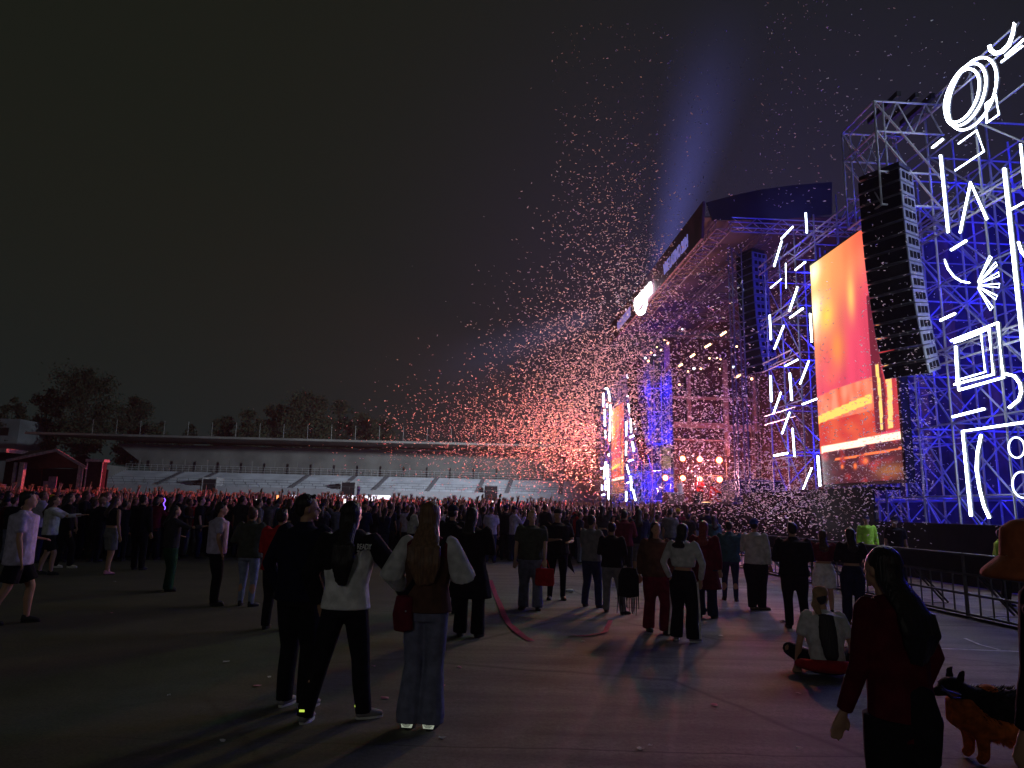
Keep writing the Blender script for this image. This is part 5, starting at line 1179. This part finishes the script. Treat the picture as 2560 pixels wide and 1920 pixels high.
guard(2502, 10.4, 1.45, 'security guard in a neon yellow jacket at the far right behind the barrier', rz=110, shirt='neon', cut='jacket', sleeve='long', pants='black', hair='short', L='bend', Rr='bend')
G3 = guard(2238, 10.2, 1.64, 'crew member in a dark t-shirt with white lettering on the back in the pit', rz=-160, shirt='black', cut='tee', sleeve='short', pants='black', hair='cap')
bake()

# ------------------------------------------------------------------ the crowd
CR = []
def near_edge(px):
    K = [(-200, 15), (0, 17.0), (330, 18.5), (560, 20.5), (900, 21), (1180, 20.5), (1350, 22.5), (1600, 21), (1850, 20.5), (2000, 21.5), (2200, 26)]
    for (a, b), (c, d) in zip(K, K[1:]):
        if a <= px < c: return b + (d - b) * (px - a) / (c - a)
    return 25
protos = []
pdef = [dict(hair='short', L='down', Rr='down', cut='tee', sleeve='short'), dict(hair='long', L='front', Rr='front', cut='tee', sleeve='long'), dict(hair='short', L='up', Rr='down', cut='tee', sleeve='short'),
        dict(hair='long', L='down', Rr='up', cut='crop', sleeve='short'), dict(hair='cap', L='phone', Rr='phone', cut='jacket', sleeve='long'), dict(hair='short', L='upwide', Rr='upwide', cut='tee', sleeve='short'),
        dict(hair='bun', L='phone', Rr='down', cut='jacket', sleeve='long', leg='slim'), dict(hair='beanie', L='pocket', Rr='pocket', cut='jacket', sleeve='long'), dict(hair='long', L='up', Rr='up', cut='tee', sleeve='none', leg='slim'),
        dict(hair='hat', L='fold', Rr='fold', cut='tee', sleeve='long'), dict(hair='short', L='fold', Rr='fold', cut='jacket', sleeve='long', w=1.15), dict(hair='bob', L='down', Rr='phone', cut='long', sleeve='mid', leg='wide')]
words = {'short': 'short haired', 'long': 'long haired', 'cap': 'capped', 'bun': 'person with a hair bun', 'beanie': 'beanie wearing', 'hat': 'brimmed hat wearing', 'bob': 'bob haired'}
for d in pdef:
    t, _ = person(pos=(0, -50, 0), h=1.7, voxel=.024, label='x', pants='black', **d); protos.append((t, d))
bake()
CW = ['black', 'black', 'black', 'black', 'black', 'charcoal', 'charcoal', 'navy', 'navy', 'wine', 'grey', 'olive', 'offwhite', 'red', 'teal', 'brown', 'lilac', 'black', 'jean']
cw = {'offwhite': 'off white', 'jean': 'denim blue'}
def arms_word(d):
    a = (d['L'], d['Rr']); u = sum(x in ('up', 'upwide') for x in a)
    if u == 2: return 'with both arms raised'
    if u == 1: return 'with one arm raised'
    if 'phone' in a: return 'holding a hand up to the face'
    if a[0] == 'fold': return 'with folded arms'
    if a[0] == 'pocket': return 'with hands in pockets'
    if a[0] == 'front': return 'with hands held in front'
    return 'with arms hanging'
spots = []; tries = 0
Y = 17.0
cand = []
rr = random.Random(11)
while len(cand) < 15000:
    y = rr.uniform(16, 60); x = rr.uniform(-.78, .34) * y
    px = 1280 + x / (y * .984) * FPX
    if not -60 < px < 2060 or y < near_edge(px): continue
    if N.dot(Vector((x, y, 0))) > 7.3: continue
    ok = True
    cand.append((y, x, px))
cand.sort()
grid = {}
def free(x, y, r):
    gx, gy = int(x // 1), int(y // 1)
    for i in (-1, 0, 1):
        for j in (-1, 0, 1):
            for a, b in grid.get((gx + i, gy + j), ()):
                if (a - x) ** 2 + (b - y) ** 2 < r * r: return False
    grid.setdefault((gx, gy), []).append((x, y)); return True
fixed = [o.location for o in bpy.data.objects if o.name.startswith('person') and o.parent is None and o.location.y > 0]
for v in fixed: grid.setdefault((int(v.x // 1), int(v.y // 1)), []).append((v.x, v.y))
picks, rest = [], []
for y, x, px in cand:
    if not free(x, y, .56 if y < 30 else .46): continue
    (picks if len(picks) < 232 else rest).append((y, x, px))
def put(idx, x, y, h, rz, top, bot, skin, hc, label, group):
    src = protos[idx][0]; t = src.copy(); COL.objects.link(t); t.location = (x, y, 0); t.rotation_euler = (0, 0, -rad(rz)); k = h / 1.7; t.scale = (k, k, k)
    t['label'] = label; t['group'] = group
    for ch in src.children:
        c = ch.copy(); COL.objects.link(c); c.parent = t
        nm = ch.name.split('.')[0]; m = None
        if nm in ('shirt', 'jacket', 'coat', 'waistcoat'): m = F(top)
        elif nm in ('trousers', 'shorts'): m = F(bot)
        elif nm == 'body': m = SKIN[skin]
        elif nm == 'hair': m = hairm(hc)
        if m: c.material_slots[0].link = 'OBJECT'; c.material_slots[0].material = m
        for g_ in ch.children:
            if y < 21: d = g_.copy(); COL.objects.link(d); d.parent = c
    return t
def place_word(px, y):
    a = 'below the red lit booth' if px < 260 else 'below the left grandstand tunnel' if px < 620 else 'left of the tall person in navy' if px < 690 else 'behind the cropped black jacket' if px < 930 else 'behind the long brown hair' if px < 1130 else 'left of the distant screen' if px < 1480 else 'below the distant screen' if px < 1640 else 'below the amber stage lights' if px < 1840 else 'by the barrier'
    b = 'at the open edge of the crowd' if y < near_edge(px) + 1.2 else 'two or three rows into the crowd' if y < near_edge(px) + 3 else 'deeper in the crowd'
    return '%s %s' % (b, a)
seen = {}
HW = {'short': 'short haired person', 'long': 'long haired person', 'cap': 'capped person', 'bun': 'person with hair bun', 'beanie': 'person in yellow beanie', 'hat': 'person in tan hat', 'bob': 'bob haired person'}
def arms_short(d):
    a = (d['L'], d['Rr']); u = sum(q in ('up', 'upwide') for q in a)
    return 'both arms raised' if u == 2 else 'one arm raised' if u else 'hand at face' if 'phone' in a else 'arms folded' if a[0] == 'fold' else 'hands in pockets' if a[0] == 'pocket' else 'hands in front' if a[0] == 'front' else 'arms down'
ZN = [(70, 'far left'), (150, 'by booth'), (260, 'below booth'), (400, 'right of booth'), (560, 'left group'), (700, 'left of navy jacket'), (930, 'behind white back'), (1130, 'behind brown hair'), (1300, 'left of red bag'), (1480, 'right of red bag'), (1640, 'below far tower'), (1840, 'below amber lights'), (9999, 'by barrier')]
for y, x, px in picks:
    for tr_ in range(60):
        w_ = [5, 5, 3, 2, 3, 2, 2, 1, 2, 1, 3, 2]; idx = rr.choices(range(12), w_)[0]; d = protos[idx][1]
        top, bot = rr.choice(CW), rr.choice(['black', 'black', 'darkjean', 'charcoal', 'navy', 'jean', 'grey'])
        hc = rr.choice(['black', 'black', 'black', 'brown', 'brown', 'lightbrown'])
        zn = [b for a, b in ZN if px < a][0]; rw = 'front edge' if y < near_edge(px) + 1.2 else 'second rows' if y < near_edge(px) + 3 else 'deep in crowd'
        lb = '%s, %s %s, %s legs, %s, %s %s' % (HW[d['hair']], cw.get(top, top), {'jacket': 'jacket', 'crop': 'crop top'}.get(d['cut'], 'shirt'), {'darkjean': 'dark denim', 'jean': 'denim'}.get(bot, bot), arms_short(d), rw, zn)
        if lb not in seen and len(lb.split()) <= 16: break
    seen[lb] = 1
    put(idx, x, y, rr.uniform(1.52, 1.80), rr.gauss(30, 22), top, bot, rr.randrange(3), hc, lb, 'people in the crowd')
for t, d in protos:
    for ch in list(t.children):
        for g_ in list(ch.children): bpy.data.objects.remove(g_)
        bpy.data.objects.remove(ch)
    bpy.data.objects.remove(t)
# everything further back reads as one mass of heads and raised hands
def far_crowd():
    vs, fs, mi = [], [], []; r = random.Random(3)
    def lo(pts, rd, m, seg=6):
        n = len(pts); k = len(vs)
        for i, p in enumerate(pts):
            t = (Vector(pts[min(i + 1, n - 1)]) - Vector(pts[max(i - 1, 0)])).normalized(); a = Vector((1, 0, 0)) - t * t.x
            if a.length < .1: a = Vector((0, 1, 0)) - t * t.y
            a.normalize(); b = t.cross(a)
            for q in range(seg): an = 2 * math.pi * q / seg; vs.append(Vector(p) + a * rd[i][0] * math.cos(an) + b * rd[i][1] * math.sin(an))
        for i in range(n - 1):
            for q in range(seg): fs.append((k + i * seg + q, k + i * seg + (q + 1) % seg, k + (i + 1) * seg + (q + 1) % seg, k + (i + 1) * seg + q)); mi.append(m)
        fs.append(tuple(k + (n - 1) * seg + q for q in range(seg))); mi.append(m)
    for y, x, px in rest:
        h = r.uniform(1.5, 1.82); k = h / 1.7; an = r.gauss(.5, .4); ca, sa = math.cos(-an), math.sin(-an)
        def g(a, b, c): return (x + (a * ca - b * sa) * k, y + (a * sa + b * ca) * k, c * k)
        top = r.choice([3, 3, 3, 4, 4, 5, 6, 7]); sk_ = r.choice([0, 1, 1]); hr = 2
        lo([g(0, 0, .75), g(0, 0, 1.1), g(0, 0, 1.32), g(0, 0, 1.42)], [(.17 * k, .13 * k), (.17 * k, .12 * k), (.20 * k, .11 * k), (.08 * k, .07 * k)], top)
        lo([g(0, 0, 0), g(0, 0, .5), g(0, 0, .8)], [(.12, .1), (.14, .12), (.17, .13)], 3, 5)
        lo([g(0, .02, 1.44), g(0, .03, 1.50), g(0, .03, 1.58), g(0, .02, 1.66), g(0, .02, 1.69)], [(.05, .05), (.065, .075), (.075, .09), (.06, .07), (.02, .03)], sk_)
        lo([g(0, -.02, 1.5), g(0, -.03, 1.58), g(0, -.015, 1.67), g(0, 0, 1.715)], [(.06, .05), (.082, .075), (.078, .085), (.03, .04)], hr)
        for s in (-1, 1):
            if r.random() < .34:
                dx = r.uniform(-.05, .22); e = g(s * .27, .1, 1.58); w_ = g(s * (.2 + dx), .15, 1.86)
                lo([g(s * .19, 0, 1.36), e, w_], [(.055, .055), (.045, .045), (.03, .03)], sk_ if r.random() < .7 else top, 5)
                for q in (-.03, -.01, .01, .03): lo([w_, (w_[0] + q * 1.2, w_[1], w_[2] + .07), (w_[0] + q * 2, w_[1], w_[2] + .15)], [(.025, .02), (.014, .012), (.008, .008)], sk_, 4)
            else: lo([g(s * .2, 0, 1.36), g(s * .25, .04, 1.08), g(s * .2, .2, .95)], [(.05, .05), (.042, .042), (.03, .03)], top if r.random() < .6 else sk_, 5)
    me = bpy.data.meshes.new('distant_crowd'); me.from_pydata(vs, [], fs)
    for m in (SKIN[0], SKIN[2], hairm('black'), F('black'), F('navy'), F('wine'), F('offwhite'), F('red')): me.materials.append(m)
    me.polygons.foreach_set('material_index', mi); me.polygons.foreach_set('use_smooth', [True] * len(fs))
    tag(link('distant_crowd', me, None), 'dense far crowd of heads and raised hands before the stage', 'crowd', kind='stuff')
far_crowd()
# raised phones with lit screens
PH = mat('phone_screen', (.9, .9, .9), emit=(1, .85, .8), es=2.2); PHO = mat('phone_screen_orange', (.9, .6, .4), emit=(1, .35, .12), es=2.2)
for x, y, d, m, lb in ((694, 1243, 26, PHO, 'raised phone with an orange screen left of the tall person in navy'), (862, 1253, 24, PH, 'raised phone held by the person in a pink top behind the white shirt'), (1232, 1257, 30, PH, 'raised phone with a white screen above the long black coat'), (1391, 1276, 27, PH, 'small bright phone screen above the person in black'), (1504, 1262, 34, PH, 'tiny phone screen in front of the distant tower')):
    p = atY(x, y, d); t_ = thing('phone', lb, 'phone', p); bm = BM(); bxa(bm, -.04, .04, 0, .01, -.08, .08); obj('case', bm, BLACKM, t_); bm = BM(); bxa(bm, -.036, .036, -.003, -.001, -.074, .074); obj('display', bm, m, t_)
pl_ = ['far left, below the kiosk', 'left, below the booth peak', 'left, right of the booth', 'left of the lilac t-shirt', 'left of the navy jacket', 'left of the long brown hair', 'right of the long black coat', 'above the red bag']
for lb, x, y in zip(pl_, (28, 132, 318, 498, 640, 960, 1270, 1352), (1250, 1247, 1248, 1249, 1252, 1256, 1262, 1263)):
    p = atY(x, y, 30); t_ = thing('phone', 'tiny raised phone with a dim lit screen, ' + lb, 'phone', p); bm = BM(); bxa(bm, -.036, .036, 0, .01, -.07, .07); obj('case', bm, BLACKM, t_); bm = BM(); bxa(bm, -.03, .03, -.003, -.001, -.062, .062); obj('display', bm, PHO if x % 4 else PH, t_)
# beads of violet light worn in the crowd
bm = BM()
for k in range(11): p = atY(411 + 2.2 * math.sin(k * .9), 1246 + k * 2.7, 18.5); ell(bm, p, (.014,) * 3, None, 1)
tag(obj('bead_lights', bm, mat('violet_bead', (.3, .1, 1), emit=(.25, .10, 1), es=3)), 'string of small violet lights hanging on someone in the left crowd', 'bead lights')

# ------------------------------------------------------------------ things on the ground
PINK = mat('pink_streamer', (.62, .10, .24), .7, 0, .2, 20)
def ribbon(pix, w, label):
    P = [onG(*p) + Z * .006 for p in pix]; bm = BM(); A_, B_ = [], []
    for i, p in enumerate(P):
        t = (P[min(i + 1, len(P) - 1)] - P[max(i - 1, 0)]).normalized(); s = Vector((-t.y, t.x, 0)) * w / 2; lift = Z * (.012 + .014 * math.sin(i * 2.3))
        A_.append(bm.verts.new(p + s + lift)); B_.append(bm.verts.new(p - s + lift * .5))
    for i in range(len(P) - 1): bm.faces.new((A_[i], B_[i], B_[i + 1], A_[i + 1]))
    bmesh.ops.solidify(bm, geom=bm.faces[:], thickness=.002)
    tag(obj('paper_streamer', bm, PINK), label, 'streamer')
ribbon([(1226, 1452), (1232, 1470), (1240, 1490), (1250, 1515), (1260, 1540), (1272, 1560), (1290, 1580), (1310, 1594), (1328, 1604)], .085, 'long pink paper streamer curving over the ground right of the long black coat')
ribbon([(1526, 1553), (1521, 1566), (1514, 1580), (1505, 1586), (1480, 1590), (1450, 1591), (1425, 1590)], .07, 'hooked pink streamer on the ground in the middle')
p = onG(1422, 1482); t_ = thing('crushed_cup', 'crushed white cup lying on the ground in the middle', 'cup', p, .5)
bm = BM(); loft(bm, [(-.075, 0, .035), (-.02, .01, .045), (.04, -.005, .04), (.07, 0, .038)], [(.030, .022), (.045, .030), (.040, .036), (.045, .030)], (0, 1, 0), 12, .1); fuse('shell', bm, SHOEW, t_, .008, 0)
bm = BM(); loft(bm, [(.07, 0, .038), (.078, 0, .038)], [(.050, .035), (.050, .035)], (0, 1, 0), 14, .02); obj('rim', bm, SHOEW, t_)
for i, (x, y, k, lb) in enumerate([(1958, 1556, 1.2, 'flattened dark wrapper left of the feet of the all black person'), (1880, 1470, .8, 'tiny pale scrap on the ground left of the white top'), (218, 1400, .8, 'small pinkish scrap on the dark ground at left'), (2020, 1468, .7, 'red scrap on the ground near the barrier'), (1545, 1498, .8, 'dark scrap on the ground between the grey trousers and the striped sweater')]):
    p = onG(x, y); bm = BM(); n = 9; vs_ = [bm.verts.new(p + Vector((math.cos(a2) * .06 * k * R.uniform(.7, 1.2), math.sin(a2) * .05 * k * R.uniform(.7, 1.2), .005 + R.uniform(0, .02)))) for a2 in [2 * math.pi * j / n for j in range(n)]]; c_v = bm.verts.new(p + Z * .03 * k)
    for j in range(n): bm.faces.new((vs_[j], vs_[(j + 1) % n], c_v))
    tag(obj('litter', bm, (F('black'), PAINT, F('pink'), F('red'), F('black'))[i]), lb, 'litter', 'litter on the ground')

rl_ = random.Random(44)
for k in range(26):
    x, y = rl_.uniform(250, 2450), rl_.uniform(1420, 1880); p = onG(x, y); kk = rl_.uniform(.35, .8); n = 7; bm = BM()
    vs_ = [bm.verts.new(p + Vector((math.cos(a2) * .05 * kk * rl_.uniform(.6, 1.3), math.sin(a2) * .045 * kk * rl_.uniform(.6, 1.3), .004 + rl_.uniform(0, .012)))) for a2 in [2 * math.pi * j / n for j in range(n)]]; c_v = bm.verts.new(p + Z * .02 * kk)
    for j in range(n): bm.faces.new((vs_[j], vs_[(j + 1) % n], c_v))
    tag(obj('litter', bm, PAINT if k % 3 else F('pink')), 'small scrap of trodden paper on the open ground', 'litter', 'litter on the ground')

# ------------------------------------------------------------------ confetti in the air
def confetti():
    r = random.Random(99); vs, fs = [], []
    def flake(p, l, w_):
        a = Vector((r.gauss(0, 1), r.gauss(0, 1), r.gauss(0, .55))).normalized(); b = a.cross(Vector((r.gauss(0, 1), r.gauss(0, 1), r.gauss(0, 1)))).normalized(); c = a.cross(b)
        k = len(vs); cv = r.uniform(-.35, .35)
        for i, (q, h_) in enumerate(((-1, cv), (0, 0), (1, cv * r.uniform(.3, 1.2)))):
            o = p + a * q * l / 2 + c * h_ * l * .6; vs.append(o - b * w_ / 2); vs.append(o + b * w_ / 2)
        fs.append((k, k + 1, k + 3, k + 2)); fs.append((k + 2, k + 3, k + 5, k + 4))
    def cloud(n, f, s0, s1, l=.075):
        c = 0
        while c < n:
            x, y = f()
            s = r.uniform(s0, s1); d = ray(x, y); p = CAM + d * (s / U.dot(d))
            if p.z < .4: continue
            o = N.dot(p)
            if o > 12.1 and s < 32.5: continue
            if o > 21: continue
            c += 1; q = r.uniform(.75, 1.3); kz = 1.18 if (s < 43 and o > 2) else .95; flake(p, kz * l * q * (s / 26) ** .5, kz * l * .33 * q * (s / 26) ** .5)
    G = r.gauss; Un = r.uniform
    cloud(8500, lambda: (G(1490, 120), G(955, 128)), 34, 50)
    cloud(6000, lambda: (1490 - abs(G(0, 225)), G(1095, 62)), 34, 54)
    cloud(6200, lambda: (Un(1490, 2010), G(1120, 125)), 27, 42)
    cloud(2000, lambda: (Un(1540, 2010), Un(600, 1000)), 27, 40)
    cloud(2100, lambda: (G(1990, 130), G(1250, 50)), 20, 28, .06)
    cloud(1500, lambda: (1500 + G(0, 80) + 120 * r.random(), G(620, 130)), 32, 46)
    cloud(700, lambda: (Un(1380, 1960), Un(60, 600)), 26, 44)
    cloud(900, lambda: (Un(2150, 2340), 1250 - abs(G(0, 330))), 14, 19, .055)
    cloud(1100, lambda: (Un(2000, 2330), G(1180, 120)), 15, 21, .055)
    cloud(420, lambda: (Un(1900, 2560), Un(-60, 520)), 14, 26, .055)
    cloud(450, lambda: (Un(2280, 2560), Un(100, 1320)), 11, 15, .042)
    cloud(420, lambda: (Un(960, 1380), 1150 - abs(G(0, 120))), 34, 50)
    cloud(500, lambda: (Un(1900, 2080), Un(560, 1150)), 18, 24, .055)
    me = bpy.data.meshes.new('confetti'); me.from_pydata(vs, [], fs)
    m, t, b = _bsdf('paper_confetti'); b.inputs['Base Color'].default_value = (.82, .80, .80, 1); b.inputs['Roughness'].default_value = .6
    tr = t.nodes.new('ShaderNodeBsdfTranslucent'); tr.inputs[0].default_value = (.75, .70, .70, 1); mx = t.nodes.new('ShaderNodeMixShader'); mx.inputs[0].default_value = .4
    o = t.nodes['Material Output']; t.links.new(b.outputs[0], mx.inputs[1]); t.links.new(tr.outputs[0], mx.inputs[2]); t.links.new(mx.outputs[0], o.inputs[0])
    tag(link('confetti', me, m), 'thousands of paper confetti flakes drifting over the stage front and crowd', 'confetti', kind='stuff')
confetti()

# ------------------------------------------------------------------ light beams in the air
def beam(name, label, a, b, r0, r1, color, dens):
    a, b = Vector(a), Vector(b); bm = BM(); loft(bm, [a, b], [r0, r1], (.3, .2, .9), 24, .02)
    m = bpy.data.materials.new(name + '_air'); m.use_nodes = True; t = m.node_tree; t.nodes.clear()
    o = t.nodes.new('ShaderNodeOutputMaterial'); v = t.nodes.new('ShaderNodeVolumePrincipled'); v.inputs['Density'].default_value = 0
    v.inputs['Emission Color'].default_value = (*color, 1)
    g = t.nodes.new('ShaderNodeNewGeometry'); sb = t.nodes.new('ShaderNodeVectorMath'); sb.operation = 'SUBTRACT'; sb.inputs[1].default_value = a; t.links.new(g.outputs['Position'], sb.inputs[0])
    dt = t.nodes.new('ShaderNodeVectorMath'); dt.operation = 'DOT_PRODUCT'; dt.inputs[1].default_value = (b - a) / (b - a).length_squared; t.links.new(sb.outputs[0], dt.inputs[0])
    def nd(kind, op, *ins):
        n = t.nodes.new(kind); n.operation = op
        for i, q in enumerate(ins):
            if q is None: continue
            if isinstance(q, (int, float, tuple, Vector)): n.inputs[i].default_value = q
            else: t.links.new(q, n.inputs[i])
        return n
    tt = dt.outputs['Value']; ax = nd('ShaderNodeVectorMath', 'SCALE', (b - a)); t.links.new(tt, ax.inputs['Scale'])
    off = nd('ShaderNodeVectorMath', 'SUBTRACT', sb.outputs[0], ax.outputs[0]); ln_ = nd('ShaderNodeVectorMath', 'LENGTH', off.outputs[0])
    rr_ = nd('ShaderNodeMath', 'MULTIPLY_ADD', tt, r1 - r0, r0); q_ = nd('ShaderNodeMath', 'DIVIDE', ln_.outputs['Value'], rr_.outputs[0])
    e1 = nd('ShaderNodeMath', 'SUBTRACT', 1.0, q_.outputs[0]); e1.use_clamp = True; e2 = nd('ShaderNodeMath', 'POWER', e1.outputs[0], 1.4)
    f1_ = nd('ShaderNodeMath', 'SUBTRACT', 1.0, tt); f1_.use_clamp = True; f2_ = nd('ShaderNodeMath', 'POWER', f1_.outputs[0], 3.0)
    g1 = nd('ShaderNodeMath', 'MULTIPLY', e2.outputs[0], f2_.outputs[0]); ml = nd('ShaderNodeMath', 'MULTIPLY', g1.outputs[0], dens)
    t.links.new(ml.outputs[0], v.inputs['Emission Strength']); t.links.new(v.outputs[0], o.inputs['Volume'])
    tag(obj(name, bm, m), label, 'light beam', kind='stuff')
beam('light_beam', 'broad faint blue light beam rising into the night sky from the stage roof', atU(1650, 705, 40), atU(1835, -60, 48), 1.1, 5.6, (.20, .22, .90), .125)
beam('light_beam', 'narrow faint blue light beam slanting left from the stage mouth', atU(1480, 790, 44), atU(980, 985, 60), 1.0, 4.6, (.20, .26, .60), .075)
bake()

# ------------------------------------------------------------------ night haze lit by the stage
def haze():
    bm = BM(); bxa(bm, -130, 110, -14, 200, -1, 40); m = bpy.data.materials.new('haze_air'); m.use_nodes = True; t = m.node_tree; t.nodes.clear()
    o = t.nodes.new('ShaderNodeOutputMaterial'); v = t.nodes.new('ShaderNodeVolumePrincipled'); v.inputs['Density'].default_value = HAZE
    v.inputs['Color'].default_value = (.85, .88, .95, 1); v.inputs['Anisotropy'].default_value = .35
    t.links.new(v.outputs[0], o.inputs['Volume']); tag(obj('haze', bm, m), 'thin smoky haze over the whole festival ground', 'haze', kind='stuff')
HAZE = .00035
haze()
